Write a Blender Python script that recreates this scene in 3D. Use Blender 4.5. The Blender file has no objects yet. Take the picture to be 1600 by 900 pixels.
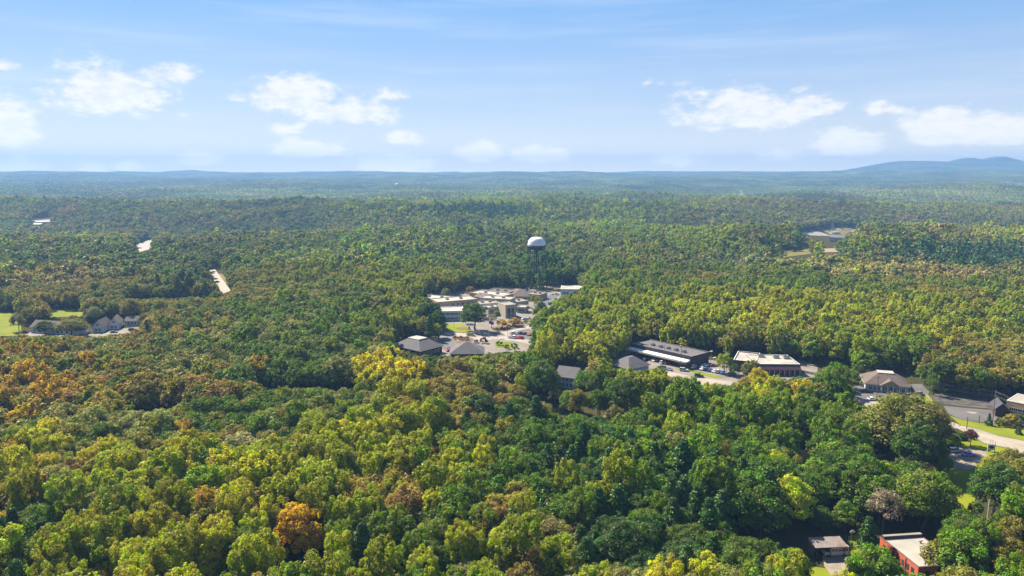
import bpy, math, random
import numpy as np
from mathutils import Vector, Matrix

random.seed(7)
RNG = np.random.default_rng(7)
SC = bpy.context.scene
COL = SC.collection
R = math.radians

# ------------------------------------------------------------------ camera
F_PX, PITCH, CAM_H = 1142.0, R(8.96), 100.0       # focal length in photo pixels (1600 wide), downward pitch, height
cam_data = bpy.data.cameras.new("camera")
cam_data.sensor_width = 36.0
cam_data.lens = F_PX / 1600 * 36
cam_data.clip_start = 1.0
cam_data.clip_end = 60000
cam = bpy.data.objects.new("camera", cam_data)
COL.objects.link(cam)
cam.location = (0, 0, CAM_H)
cam.rotation_euler = (math.pi / 2 - PITCH, 0, 0)
SC.camera = cam

# ------------------------------------------------------------------ light, exposure, render
SUN_DIR = Vector((-0.74, 0.67, 0.0)).normalized()
SUN_EL = R(46)
SUN_AZ = math.atan2(SUN_DIR.x, SUN_DIR.y)          # clockwise from +Y
SC.view_settings.view_transform = 'Standard'
SC.view_settings.look = 'None'
SC.view_settings.gamma = 1
SC.view_settings.use_curve_mapping = False
SC.view_settings.exposure = 1.62
sd = bpy.data.lights.new("sun", 'SUN')
sd.energy = 5.0
sd.angle = R(0.5)
sd.color = (1.0, 0.90, 0.72)
sun = bpy.data.objects.new("sun", sd)
COL.objects.link(sun)
sun_vec = Vector((SUN_DIR.x * math.cos(SUN_EL), SUN_DIR.y * math.cos(SUN_EL), math.sin(SUN_EL)))
sun.rotation_euler = sun_vec.to_track_quat('Z', 'Y').to_euler()
sun.location = (0, 0, 400)
cy = SC.cycles
cy.use_denoising = True
cy.max_bounces = 5
cy.diffuse_bounces = 2
cy.glossy_bounces = 2
cy.transmission_bounces = 3
cy.transparent_max_bounces = 8
cy.volume_bounces = 0
cy.use_adaptive_sampling = True
cy.adaptive_threshold = 0.02
cy.caustics_reflective = False
cy.caustics_refractive = False
cy.sample_clamp_indirect = 4


class NT:
    """small helper to write node trees"""
    def __init__(s, tree):
        s.t = tree
        tree.nodes.clear()

    def n(s, kind, **kw):
        nd = s.t.nodes.new(kind)
        for k, v in kw.items():
            setattr(nd, k, v)
        return nd

    def put(s, sock, v):
        if isinstance(v, bpy.types.NodeSocket):
            s.t.links.new(v, sock)
        elif v is not None:
            sock.default_value = v

    def m(s, op, a, b=None, c=None, clamp=False):
        nd = s.n('ShaderNodeMath', operation=op, use_clamp=clamp)
        s.put(nd.inputs[0], a)
        s.put(nd.inputs[1], b)
        s.put(nd.inputs[2], c)
        return nd.outputs[0]

    def noise(s, vec, scale, detail=3, rough=0.5):
        nd = s.n('ShaderNodeTexNoise')
        s.put(nd.inputs['Vector'], vec)
        nd.inputs['Scale'].default_value = scale
        nd.inputs['Detail'].default_value = detail
        nd.inputs['Roughness'].default_value = rough
        return nd.outputs[0]

    def mix(s, fac, a, b, blend='MIX'):
        nd = s.n('ShaderNodeMix', data_type='RGBA', blend_type=blend)
        s.put(nd.inputs[0], fac)
        s.put(nd.inputs[6], a)
        s.put(nd.inputs[7], b)
        return nd.outputs[2]

    def ramp(s, fac, lo, hi):
        nd = s.n('ShaderNodeMapRange', interpolation_type='SMOOTHSTEP')
        s.put(nd.inputs[0], fac)
        nd.inputs[1].default_value = lo
        nd.inputs[2].default_value = hi
        return nd.outputs[0]


def rgba(c):
    return (c[0], c[1], c[2], 1.0)


def px_dir(px, py):
    u = (px - 800) / F_PX
    v = (450 - py) / F_PX
    return Vector((u, math.cos(PITCH) + v * math.sin(PITCH), -math.sin(PITCH) + v * math.cos(PITCH)))


# ------------------------------------------------------------------ sky
world = bpy.data.worlds.new("World")
SC.world = world
world.use_nodes = True
W = NT(world.node_tree)
sky = W.n('ShaderNodeTexSky', sky_type='NISHITA', sun_disc=False)
sky.sun_elevation = SUN_EL
sky.sun_rotation = SUN_AZ
sky.altitude = 300
sky.air_density = 1.0
sky.dust_density = 0.15
sky.ozone_density = 2.0
tc = W.n('ShaderNodeTexCoord')
sep = W.n('ShaderNodeSeparateXYZ')
W.put(sep.inputs[0], tc.outputs['Generated'])
wx, wy, wz = sep.outputs
az = W.m('ARCTAN2', wx, wy)
el = W.m('ARCSINE', wz)
cmb = W.n('ShaderNodeCombineXYZ')
W.put(cmb.inputs[0], az)
W.put(cmb.inputs[1], W.m('MULTIPLY', el, 1.9))
big = W.noise(cmb.outputs[0], 16, 5, 0.55)
fine = W.noise(cmb.outputs[0], 55, 4, 0.6)
nz = W.m('ADD', W.m('MULTIPLY', W.m('SUBTRACT', big, 0.5), 2.0), W.m('MULTIPLY', W.m('SUBTRACT', fine, 0.5), 1.3))
# (centre x, centre y of the flat base, half width, height, strength) of each cumulus, converted to azimuth and elevation
CLOUDS = [(178, 150, 88, 52, 1.0), (270, 118, 48, 18, .75), (12, 103, 22, 10, .7), (0, 203, 44, 44, 1.0), (455, 158, 88, 42, 1.0),
          (545, 178, 80, 34, .9), (612, 150, 34, 15, .7), (590, 172, 36, 12, .8), (283, 180, 22, 12, .5), (455, 203, 28, 14, .5),
          (480, 235, 50, 20, .7), (305, 250, 34, 14, .65), (628, 220, 30, 13, .65), (755, 240, 38, 22, .85), (840, 245, 50, 18, .8),
          (612, 258, 66, 24, .7), (30, 262, 30, 14, .5), (136, 264, 20, 12, .5), (200, 262, 18, 12, .5), (1165, 178, 120, 46, 1.0),
          (1250, 172, 60, 30, .8), (1395, 172, 36, 18, .65), (1325, 226, 48, 28, .85), (1480, 206, 62, 32, 1.0),
          (1570, 210, 44, 26, .95), (1230, 246, 34, 14, .4), (1060, 252, 40, 16, .4), (1020, 130, 60, 10, .35)]
acc = None
for cx, cyy, rw, rh, st in CLOUDS:
    if cyy > 195:
        st, rw, rh = st * 1.35 + 0.1, rw * 1.15, rh * 1.1
    d = px_dir(cx, cyy)
    a0 = math.atan2(d.x, d.y)
    e0 = math.atan2(d.z, math.hypot(d.x, d.y))
    ra, re = rw / F_PX, rh / F_PX
    da = W.m('DIVIDE', W.m('SUBTRACT', az, a0), ra)
    de = W.m('SUBTRACT', el, e0)
    up = W.m('MAXIMUM', W.m('DIVIDE', de, re), W.m('DIVIDE', de, -re * 0.55))
    rr = W.m('SQRT', W.m('ADD', W.m('MULTIPLY', da, da), W.m('MULTIPLY', up, up)))
    f = W.m('MULTIPLY', W.m('SUBTRACT', 1.12, rr), st)
    acc = f if acc is None else W.m('MAXIMUM', acc, f)
# the same kind of fair-weather cloud goes on all round the horizon outside the photograph
out_n = W.noise(cmb.outputs[0], 5.0, 3, 0.5)
side = W.ramp(W.m('ABSOLUTE', az), 0.66, 0.78)
band = W.m('MULTIPLY', W.ramp(el, 0.03, 0.07), W.m('SUBTRACT', 1.0, W.ramp(el, 0.16, 0.4)))
f = W.m('SUBTRACT', W.m('MULTIPLY', W.m('MULTIPLY', side, band), W.m('MULTIPLY', out_n, 1.6)), 0.55)
acc = W.m('MAXIMUM', acc, f)
cl = W.ramp(W.m('ADD', acc, W.m('MULTIPLY', nz, 0.85)), 0.06, 0.66)
cl = W.m('MULTIPLY', cl, W.ramp(acc, -0.25, 0.2))
cl = W.m('MULTIPLY', cl, 0.80)
# thin high veil, stronger to the left as in the photograph
vcmb = W.n('ShaderNodeCombineXYZ')
W.put(vcmb.inputs[0], W.m('MULTIPLY', az, 1.2))
W.put(vcmb.inputs[1], W.m('MULTIPLY', el, 16))
veil = W.m('MULTIPLY', W.ramp(W.noise(vcmb.outputs[0], 2.2, 4, 0.55), 0.42, 0.8), 0.30)
SKY_GAIN = (0.80, 0.885, 1.12, 1)
skyc = W.mix(1.0, sky.outputs[0], SKY_GAIN, 'MULTIPLY')
# even pale autumn blue, the same at every bearing, deepening towards the zenith
gr = W.n('ShaderNodeValToRGB')
W.put(gr.inputs[0], W.m('DIVIDE', W.m('MAXIMUM', el, 0.0), math.pi / 2))
cr_ = gr.color_ramp
cr_.interpolation = 'EASE'
cr_.elements[0].position = 0.0
cr_.elements[0].color = (5.4 / 8, 6.0 / 8, 6.5 / 8, 1)
cr_.elements[1].position = 1.0
cr_.elements[1].color = (0.9 / 8, 2.1 / 8, 4.8 / 8, 1)
for p_, c_ in ((0.06, (3.8, 4.95, 6.5)), (0.14, (1.95, 3.95, 6.7)), (0.35, (1.4, 3.0, 5.9))):
    e_ = cr_.elements.new(p_)
    e_.color = (c_[0] / 8, c_[1] / 8, c_[2] / 8, 1)
grad = W.mix(1.0, gr.outputs[0], (8, 8, 8, 1), 'MULTIPLY')
skyc = W.mix(0.70, skyc, grad)
CLOUD_C = W.mix(W.ramp(W.m('ADD', fine, W.m('MULTIPLY', big, 0.6)), 0.62, 0.95), (6.9, 6.95, 7.1, 1), (8.9, 8.4, 7.7, 1))
c1 = W.mix(veil, skyc, (6.9, 7.3, 8.0, 1))
# whitish warm glow of the thick air low down, all round
hglow = W.m('EXPONENT', W.m('MULTIPLY', W.m('MAXIMUM', el, 0.0), -30.0))
c1 = W.mix(W.m('MULTIPLY', hglow, 0.95), c1, (15.0, 12.3, 8.0, 1))
c2 = W.mix(cl, c1, W.mix(hglow, CLOUD_C, (19.5, 16.5, 11.8, 1)))
bg = W.n('ShaderNodeBackground')
bg.inputs['Strength'].default_value = 0.044
W.put(bg.inputs[0], c2)
wo = W.n('ShaderNodeOutputWorld')
W.put(wo.inputs[0], bg.outputs[0])


# ------------------------------------------------------------------ numeric noise and terrain height
def _hash(ix, iy, seed):
    h = (ix.astype(np.int64) * 374761393 + iy.astype(np.int64) * 668265263 + seed * 974711) & 0x7fffffff
    h = ((h ^ (h >> 13)) * 1274126177) & 0x7fffffff
    return ((h ^ (h >> 16)) & 0xffff) / 65535.0


def vnoise(x, y, seed=0):
    x = np.asarray(x, float)
    y = np.asarray(y, float)
    ix, iy = np.floor(x), np.floor(y)
    fx, fy = x - ix, y - iy
    fx = fx * fx * (3 - 2 * fx)
    fy = fy * fy * (3 - 2 * fy)
    a, b = _hash(ix, iy, seed), _hash(ix + 1, iy, seed)
    c, d = _hash(ix, iy + 1, seed), _hash(ix + 1, iy + 1, seed)
    return ((a + (b - a) * fx) * (1 - fy) + (c + (d - c) * fx) * fy) * 2 - 1


def fbm(x, y, seed=0, octv=4):
    s, a, t = 0.0, 1.0, 0.0
    for i in range(octv):
        s = s + a * vnoise(np.asarray(x) * 2 ** i + 17.3 * i, np.asarray(y) * 2 ** i - 9.1 * i, seed + i)
        t += a
        a *= 0.5
    return s / t


def sstep(lo, hi, v):
    t = np.clip((np.asarray(v, float) - lo) / (hi - lo), 0, 1)
    return t * t * (3 - 2 * t)


MT = np.array([(1180, 0), (1260, 2), (1330, 4), (1352, 9), (1380, 15), (1400, 18.5), (1440, 18.5), (1462, 17.5), (1500, 17), (1560, 16.5), (1610, 16), (1660, 15), (1720, 12), (1800, 7), (1900, 0)], float)


def height(x, y):
    x = np.asarray(x, float)
    y = np.asarray(y, float)
    r = np.hypot(x, y)
    h = fbm(x / 620 + 3.1, y / 480, 11, 3) * 30 * sstep(640, 1500, r)
    h = h + fbm(x / 2600, y / 2100 + 5, 31) * 42 * sstep(2200, 6000, r)
    # long wooded ridges one behind the other
    wv = 340 * fbm(x / 1500 + 9, y / 1500, 44, 3)
    h = h + 31 * np.sin(2 * np.pi * (y + wv) / 980 + 2.0) * sstep(800, 1700, r) * (1 - 0.45 * sstep(1900, 3200, r)) * (0.75 + 0.5 * vnoise(x / 900, y / 2500, 71))
    # broad rise beyond the town, wooded crest on the right with a hollow behind it
    crest = np.exp(-((y - (930 + 0.05 * x)) / 130) ** 2) * sstep(120, 420, x)
    h = h + 17 * crest - 20 * np.exp(-((y - 1330) / 230) ** 2) * sstep(380, 640, x)
    h = h + 84 * sstep(3300, 9800, r) + 5 * fbm(x / 900, y / 2400, 77, 3) * sstep(6000, 9000, r)
    # the long ridge on the right, eight and a half kilometres off
    q = x / 8500 * F_PX + 800
    prof = np.interp(q, MT[:, 0], MT[:, 1]) / F_PX * 8550 + 78
    rid = np.exp(-((y - 8500) / 1000) ** 2) * sstep(1180, 1330, q) * (1 - sstep(1850, 2000, q))
    prof = prof + 46 * np.exp(-((x - 5225) / 95) ** 2 - ((y - 8500) / 420) ** 2) + 66 * np.exp(-(np.abs(x - 5568) / 125) ** 1.6 - ((y - 8500) / 420) ** 2)
    h = h * (1 - rid) + prof * rid + 6 * fbm(x / 420, y / 420, 5, 3) * rid * (1 - rid) * 4
    h = h + 26 * np.exp(-((y - 5600) / 600) ** 2) * np.exp(-((x - 3400) / 1000) ** 2)
    return h


def hz(x, y):
    return float(height(np.array([x]), np.array([y]))[0])


def at(px, py, z=0.0):
    """the point of the horizontal plane at height z that lies on the photo's pixel"""
    d = px_dir(px, py)
    t = (z - CAM_H) / d.z
    return Vector((d.x * t, d.y * t, z))


def at_ground(px, py, up=0.0):
    d = px_dir(px, py)
    t = np.linspace(120, 9000, 9000)
    g = height(d.x * t, d.y * t) + up
    zz = CAM_H + d.z * t
    k = int(np.argmax(zz <= g))
    return Vector((d.x * t[k], d.y * t[k], g[k] - up))


def proj(x, y, z):
    """world -> photo pixel (arrays)"""
    c, s = math.cos(PITCH), math.sin(PITCH)
    dz = z - CAM_H
    dep = y * c - dz * s
    up = y * s + dz * c
    return 800 + F_PX * x / dep, 450 - F_PX * up / dep, dep


# ------------------------------------------------------------------ tags and mesh building
def tag(o, label=None, cat=None, group=None, kind=None):
    if label:
        o["label"] = label
    if cat:
        o["category"] = cat
    if group:
        o["group"] = group
    if kind:
        o["kind"] = kind
    return o


def empty(name, loc, rz=0.0, label=None, cat=None, group=None):
    o = bpy.data.objects.new(name, None)
    o.empty_display_size = 1
    o.location = loc
    o.rotation_euler = (0, 0, rz)
    COL.objects.link(o)
    return tag(o, label, cat, group)


def copy_tree(o, parent=None):
    c = o.copy()
    COL.objects.link(c)
    c.parent = parent
    for ch in list(o.children):
        copy_tree(ch, c)
    return c


def quads_mesh(name, co, mats, mat_idx=None, attrs=None, smooth=False):
    """mesh of separate quads from an (n,4,3) array"""
    n = len(co)
    me = bpy.data.meshes.new(name)
    me.vertices.add(n * 4)
    me.vertices.foreach_set('co', co.reshape(-1).astype(np.float32))
    me.loops.add(n * 4)
    me.loops.foreach_set('vertex_index', np.arange(n * 4, dtype=np.int32))
    me.polygons.add(n)
    me.polygons.foreach_set('loop_start', np.arange(0, n * 4, 4, dtype=np.int32))
    for m_ in mats:
        me.materials.append(m_)
    if mat_idx is not None:
        me.polygons.foreach_set('material_index', mat_idx.astype(np.int32))
    for k, v in (attrs or {}).items():
        a = me.attributes.new(k, 'FLOAT', 'FACE')
        a.data.foreach_set('value', v.astype(np.float32))
    me.update(calc_edges=True)
    return me


class MB:
    """collects shapes with materials, then makes one mesh"""
    def __init__(s):
        s.v, s.f, s.mi, s.mats = [], [], [], []

    def mat(s, m):
        if m not in s.mats:
            s.mats.append(m)
        return s.mats.index(m)

    def poly(s, pts, m):
        b = len(s.v)
        s.v += [tuple(p) for p in pts]
        s.f.append(tuple(range(b, b + len(pts))))
        s.mi.append(s.mat(m))

    def solid(s, bot, top, m, cap_bot=True, top_m=None):
        """prism-like solid between two rings of equal length (counter-clockwise from above)"""
        b, n = len(s.v), len(bot)
        s.v += [tuple(p) for p in bot] + [tuple(p) for p in top]
        k = s.mat(m)
        for i in range(n):
            j = (i + 1) % n
            s.f.append((b + i, b + j, b + n + j, b + n + i))
            s.mi.append(k)
        s.f.append(tuple(range(b + n, b + 2 * n)))
        s.mi.append(s.mat(top_m) if top_m else k)
        if cap_bot:
            s.f.append(tuple(range(b + n - 1, b - 1, -1)))
            s.mi.append(k)

    def box(s, x0, x1, y0, y1, z0, z1, m, top_m=None):
        r = [(x0, y0), (x1, y0), (x1, y1), (x0, y1)]
        s.solid([(x, y, z0) for x, y in r], [(x, y, z1) for x, y in r], m, True, top_m)

    def tube(s, p, q, r0, r1, m, n=8):
        p, q = Vector(p), Vector(q)
        d = (q - p).normalized()
        a = d.orthogonal().normalized()
        c = d.cross(a)
        s.solid([p + (a * math.cos(t) + c * math.sin(t)) * r0 for t in [2 * math.pi * i / n for i in range(n)]],
                [q + (a * math.cos(t) + c * math.sin(t)) * r1 for t in [2 * math.pi * i / n for i in range(n)]], m)

    def lathe(s, prof, m, n=24, c=(0, 0)):
        b = len(s.v)
        for r_, z_ in prof:
            for i in range(n):
                t = 2 * math.pi * i / n
                s.v.append((c[0] + r_ * math.cos(t), c[1] + r_ * math.sin(t), z_))
        k = s.mat(m)
        for j in range(len(prof) - 1):
            for i in range(n):
                i2 = (i + 1) % n
                s.f.append((b + j * n + i, b + j * n + i2, b + (j + 1) * n + i2, b + (j + 1) * n + i))
                s.mi.append(k)

    def build(s, name, parent=None, loc=(0, 0, 0), smooth=False):
        me = bpy.data.meshes.new(name)
        me.from_pydata(s.v, [], s.f)
        for m_ in s.mats:
            me.materials.append(m_)
        me.polygons.foreach_set('material_index', s.mi)
        if smooth:
            me.polygons.foreach_set('use_smooth', [True] * len(s.f))
        me.update()
        o = bpy.data.objects.new(name, me)
        COL.objects.link(o)
        o.parent = parent
        o.location = loc
        return o


# ------------------------------------------------------------------ materials
def mat(name, c, rough=0.7, var=0.12, scale=1.5, c2=None, metal=0.0, bump=0.0, spec=0.4, fine=None):
    """painted / mineral surface: base colour with two scales of procedural wear"""
    m_ = bpy.data.materials.new(name)
    m_.use_nodes = True
    N = NT(m_.node_tree)
    co = N.n('ShaderNodeTexCoord').outputs['Object']
    n1 = N.noise(co, scale, 5, 0.6)
    n2 = N.noise(co, fine or scale * 9, 3, 0.6)
    base = N.mix(N.ramp(n1, 0.35, 0.68), rgba(c), rgba(c2 if c2 else [v * (1 - 1.6 * var) for v in c]))
    base = N.mix(N.m('MULTIPLY', N.ramp(n2, 0.45, 0.8), min(1, var * 2)), base, rgba([v * 0.6 for v in c]))
    p = N.n('ShaderNodeBsdfPrincipled')
    N.put(p.inputs['Base Color'], base)
    p.inputs['Roughness'].default_value = rough
    p.inputs['Metallic'].default_value = metal
    p.inputs['Specular IOR Level'].default_value = spec
    if bump:
        bn = N.n('ShaderNodeBump')
        bn.inputs['Strength'].default_value = bump
        bn.inputs['Distance'].default_value = 0.05
        N.put(bn.inputs['Height'], n2)
        N.put(p.inputs['Normal'], bn.outputs[0])
    out = N.n('ShaderNodeOutputMaterial')
    N.put(out.inputs[0], p.outputs[0])
    return m_


def leaf_material(name, translucency=0.40, gloss=0.01):
    """leaves: the colour is the tree's own (its "tint"), varied leaf by leaf and clump by clump"""
    m_ = bpy.data.materials.new(name)
    m_.use_nodes = True
    N = NT(m_.node_tree)
    t = N.n('ShaderNodeAttribute', attribute_type='INSTANCER', attribute_name='tint').outputs['Color']
    v = N.n('ShaderNodeAttribute', attribute_type='GEOMETRY', attribute_name='vary').outputs['Fac']
    w = N.n('ShaderNodeAttribute', attribute_type='GEOMETRY', attribute_name='clump').outputs['Fac']
    hsv = N.n('ShaderNodeHueSaturation')
    N.put(hsv.inputs['Hue'], N.m('ADD', 0.5, N.m('MULTIPLY', N.m('SUBTRACT', w, 0.5), 0.055)))
    N.put(hsv.inputs['Saturation'], N.m('ADD', 0.9, N.m('MULTIPLY', w, 0.2)))
    N.put(hsv.inputs['Value'], N.m('MULTIPLY', N.m('ADD', 0.68, N.m('MULTIPLY', v, 0.64)), N.m('ADD', 0.82, N.m('MULTIPLY', w, 0.36))))
    N.put(hsv.inputs['Color'], t)
    c = hsv.outputs[0]
    d = N.n('ShaderNodeBsdfDiffuse')
    N.put(d.inputs[0], c)
    tr = N.n('ShaderNodeBsdfTranslucent')
    N.put(tr.inputs[0], N.mix(0.35, c, N.mix(1.0, c, (1.5, 1.35, 0.5, 1), 'MULTIPLY')))
    g = N.n('ShaderNodeBsdfGlossy')
    g.inputs['Roughness'].default_value = 0.42
    g.inputs['Color'].default_value = (0.9, 0.95, 0.85, 1)
    a = N.n('ShaderNodeMixShader')
    a.inputs[0].default_value = translucency
    N.put(a.inputs[1], d.outputs[0])
    N.put(a.inputs[2], tr.outputs[0])
    b = N.n('ShaderNodeMixShader')
    b.inputs[0].default_value = gloss
    N.put(b.inputs[1], a.outputs[0])
    N.put(b.inputs[2], g.outputs[0])
    out = N.n('ShaderNodeOutputMaterial')
    N.put(out.inputs[0], b.outputs[0])
    return m_


LEAF = leaf_material("leaf")
NEEDLE = leaf_material("needle", 0.12, 0.015)
BARK = mat("bark", (0.10, 0.08, 0.06), 0.9, 0.3, 2.0, bump=0.5)

# ------------------------------------------------------------------ ground sheet out to the horizon
gm = bpy.data.materials.new("forest_floor")
gm.use_nodes = True
N = NT(gm.node_tree)
pos = N.n('ShaderNodeNewGeometry').outputs['Position']
a_ = N.noise(pos, 0.02, 5, 0.6)
b_ = N.noise(pos, 0.35, 4, 0.65)
c_ = N.mix(N.ramp(a_, 0.35, 0.65), (0.035, 0.045, 0.015, 1), (0.055, 0.042, 0.022, 1))
c_ = N.mix(N.ramp(b_, 0.5, 0.75), c_, (0.045, 0.062, 0.016, 1))
dd = N.n('ShaderNodeBsdfDiffuse')
N.put(dd.inputs[0], c_)
N.put(N.n('ShaderNodeOutputMaterial').inputs[0], dd.outputs[0])
angs = np.concatenate([np.linspace(-48, 48, 420), np.linspace(48, 312, 90)[1:-1]])
rads = np.concatenate([[0.5], np.geomspace(60, 10400, 170)])
A, Q = np.meshgrid(np.radians(angs), rads)
gx, gy = np.sin(A) * Q, np.cos(A) * Q
gz = height(gx, gy)
# the sheet dips slightly between its own samples only; near the town it is level
nr, na = A.shape
me = bpy.data.meshes.new("ground")
idx = np.arange(nr * na).reshape(nr, na)
q = np.stack([idx[:-1], np.roll(idx, -1, 1)[:-1], np.roll(idx, -1, 1)[1:], idx[1:]], -1).reshape(-1, 4)
me.vertices.add(nr * na)
me.vertices.foreach_set('co', np.stack([gx, gy, gz], -1).reshape(-1).astype(np.float32))
me.loops.add(len(q) * 4)
me.loops.foreach_set('vertex_index', q.reshape(-1).astype(np.int32))
me.polygons.add(len(q))
me.polygons.foreach_set('loop_start', np.arange(0, len(q) * 4, 4, dtype=np.int32))
me.polygons.foreach_set('use_smooth', np.ones(len(q), bool))
me.materials.append(gm)
me.update(calc_edges=True)
ground = bpy.data.objects.new("ground", me)
COL.objects.link(ground)
tag(ground, kind='structure')

# ------------------------------------------------------------------ haze: one closed box of thin air round the whole scene
HAZE_DENSITY = 0.00015
hm = bpy.data.materials.new("haze_air")
hm.use_nodes = True
N = NT(hm.node_tree)
pv = N.n('ShaderNodeVolumePrincipled')
pv.inputs['Color'].default_value = (0.215, 0.41, 0.75, 1)
pv.inputs['Density'].default_value = HAZE_DENSITY
pv.inputs['Anisotropy'].default_value = 0.1
N.put(N.n('ShaderNodeOutputMaterial').inputs['Volume'], pv.outputs[0])
hb = MB()
hb.box(-10700, 10700, -10700, 10700, -110, 320, hm)
haze = hb.build("haze")
tag(haze, kind='stuff')
# ================================================================== the town: sheets, buildings, vehicles, poles
BUILT = []
M = dict(
    asphalt=mat("asphalt", (0.105, 0.10, 0.105), 0.9, 0.15, 0.12, (0.075, 0.072, 0.075), fine=6),
    lot=mat("worn_paving", (0.185, 0.158, 0.135), 0.9, 0.14, 0.10, (0.125, 0.11, 0.096), fine=4),
    concrete=mat("pale_concrete", (0.28, 0.24, 0.20), 0.85, 0.08, 0.15, (0.22, 0.19, 0.16), fine=5),
    grey_lot=mat("grey_paving", (0.105, 0.097, 0.097), 0.9, 0.12, 0.12, (0.08, 0.075, 0.077), fine=5),
    litter=mat("leaf_strewn_asphalt", (0.03, 0.03, 0.034), 0.95, 0.1, 0.35, (0.09, 0.075, 0.06), fine=2.2),
    gravel=mat("gravel_drive", (0.24, 0.20, 0.155), 0.95, 0.2, 0.4, (0.17, 0.14, 0.11), fine=5),
    lawn=mat("mown_grass", (0.165, 0.185, 0.008), 0.95, 0.14, 0.05, (0.11, 0.135, 0.010), fine=2.5, spec=0.1),
    dry=mat("dry_grass", (0.16, 0.135, 0.04), 0.95, 0.15, 0.05, (0.12, 0.11, 0.03), fine=1.5, spec=0.1),
    soil=mat("bare_clay", (0.25, 0.18, 0.12), 0.95, 0.15, 0.04, (0.25, 0.2, 0.14), fine=1.0, spec=0.1),
    mulch=mat("mulch", (0.17, 0.12, 0.075), 0.95, 0.2, 0.6, spec=0.1),
    cream=mat("cream_stucco", (0.38, 0.33, 0.26), 0.85, 0.06, 0.3),
    tan=mat("tan_brick", (0.33, 0.23, 0.14), 0.9, 0.1, 0.4),
    white=mat("white_wall", (0.58, 0.575, 0.57), 0.8, 0.05, 0.4),
    whiteroof=mat("white_membrane", (0.34, 0.312, 0.265), 0.7, 0.07, 0.12, (0.25, 0.23, 0.2), fine=1.5),
    beigeroof=mat("beige_membrane", (0.25, 0.215, 0.18), 0.8, 0.08, 0.12, (0.19, 0.168, 0.14), fine=1.5),
    brownroof=mat("brown_shingle", (0.115, 0.085, 0.075), 0.95, 0.12, 0.3, fine=5),
    greyroof=mat("grey_shingle", (0.105, 0.097, 0.103), 0.95, 0.10, 0.3, fine=5),
    darkroof=mat("dark_roof", (0.05, 0.048, 0.058), 0.85, 0.15, 0.2, fine=4),
    brick=mat("brown_brick", (0.075, 0.042, 0.042), 0.9, 0.18, 0.6, fine=7),
    purplemetal=mat("maroon_metal", (0.075, 0.030, 0.042), 0.5, 0.08, 0.5),
    redbrick=mat("red_painted_brick", (0.42, 0.095, 0.045), 0.8, 0.10, 0.35, fine=7),
    pinkroof=mat("red_tin", (0.44, 0.20, 0.14), 0.6, 0.12, 0.5),
    trim=mat("white_trim", (0.60, 0.57, 0.53), 0.6, 0.04, 0.6),
    glass=mat("window_glass", (0.03, 0.045, 0.07), 0.12, 0.05, 0.3, spec=0.7),
    wood=mat("pole_wood", (0.11, 0.085, 0.065), 0.9, 0.2, 1.5),
    metal=mat("grey_metal", (0.30, 0.30, 0.31), 0.45, 0.08, 0.8, metal=0.6),
    steelgreen=mat("dark_green_steel", (0.012, 0.050, 0.050), 0.5, 0.1, 0.5),
    tankwhite=mat("tank_white", (0.62, 0.62, 0.65), 0.45, 0.06, 0.12, (0.54, 0.55, 0.58), fine=0.8),
    tyre=mat("tyre_rubber", (0.02, 0.02, 0.02), 0.9, 0.1, 2),
    rim=mat("wheel_rim", (0.35, 0.35, 0.36), 0.35, 0.05, 2, metal=0.8),
    wire=mat("wire", (0.16, 0.15, 0.14), 0.6, 0.05, 1),
    tin=mat("rusty_tin", (0.20, 0.17, 0.16), 0.6, 0.25, 0.5, (0.16, 0.10, 0.07)),
    bus=mat("bus_paint", (0.62, 0.62, 0.60), 0.35, 0.06, 0.6),
    flagblue=mat("flag_cloth", (0.08, 0.06, 0.35), 0.9, 0.05, 1),
    orange=mat("orange_trim", (0.6, 0.2, 0.05), 0.7, 0.1, 1),
)
PAINT = {n: mat("car_" + n, c, 0.28, 0.03, 0.5, spec=0.6) for n, c in dict(
    white=(.75, .75, .74), silver=(.42, .43, .45), grey=(.17, .17, .18), black=(.02, .02, .024), navy=(.03, .05, .17), blue=(.06, .16, .45),
    red=(.50, .03, .03), maroon=(.20, .03, .04), purple=(.26, .16, .55), tan=(.36, .29, .2), orange=(.55, .16, .04), green=(.05, .12, .08)).items()}
M['greyclad'] = mat("grey_render", (0.38, 0.37, 0.36), 0.85, 0.06, 0.4)


# ------------------------------------------------------------------ sheets on the ground
def sheet(name, pts, z, m, px=True, thick=0.0):
    b = MB()
    P_ = [at(x, y, z) for x, y in pts] if px else [Vector((x, y, z)) for x, y in pts]
    # make the ring counter-clockwise so that the sheet faces up
    a = sum(P_[i].x * P_[(i + 1) % len(P_)].y - P_[(i + 1) % len(P_)].x * P_[i].y for i in range(len(P_)))
    if a < 0:
        P_.reverse()
    if thick:
        b.solid([(p.x, p.y, z - thick) for p in P_], P_, m, False)
    else:
        b.poly(P_, m)
    return tag(b.build(name), kind='structure')


def strip(name, left, right, m, up=0.25, n=14):
    """road laid on sloping ground between two photographed edges"""
    L_, R_ = [at_ground(*p) for p in left], [at_ground(*p) for p in right]
    b = MB()

    def lerp(pl, t):
        k = min(int(t * (len(pl) - 1)), len(pl) - 2)
        return pl[k].lerp(pl[k + 1], t * (len(pl) - 1) - k)
    rows = []
    for i in range(n + 1):
        a, c = lerp(L_, i / n), lerp(R_, i / n)
        rows.append([a.lerp(c, j / 6) for j in range(7)])
    for r_ in rows:
        for p in r_:
            p.z = hz(p.x, p.y) + up
    for i in range(n):
        for j in range(6):
            b.poly([rows[i][j], rows[i][j + 1], rows[i + 1][j + 1], rows[i + 1][j]], m)
    o = tag(b.build(name), kind='structure')
    # faces up
    if o.data.polygons[0].normal.z < 0:
        o.data.flip_normals()
    return o


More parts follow.
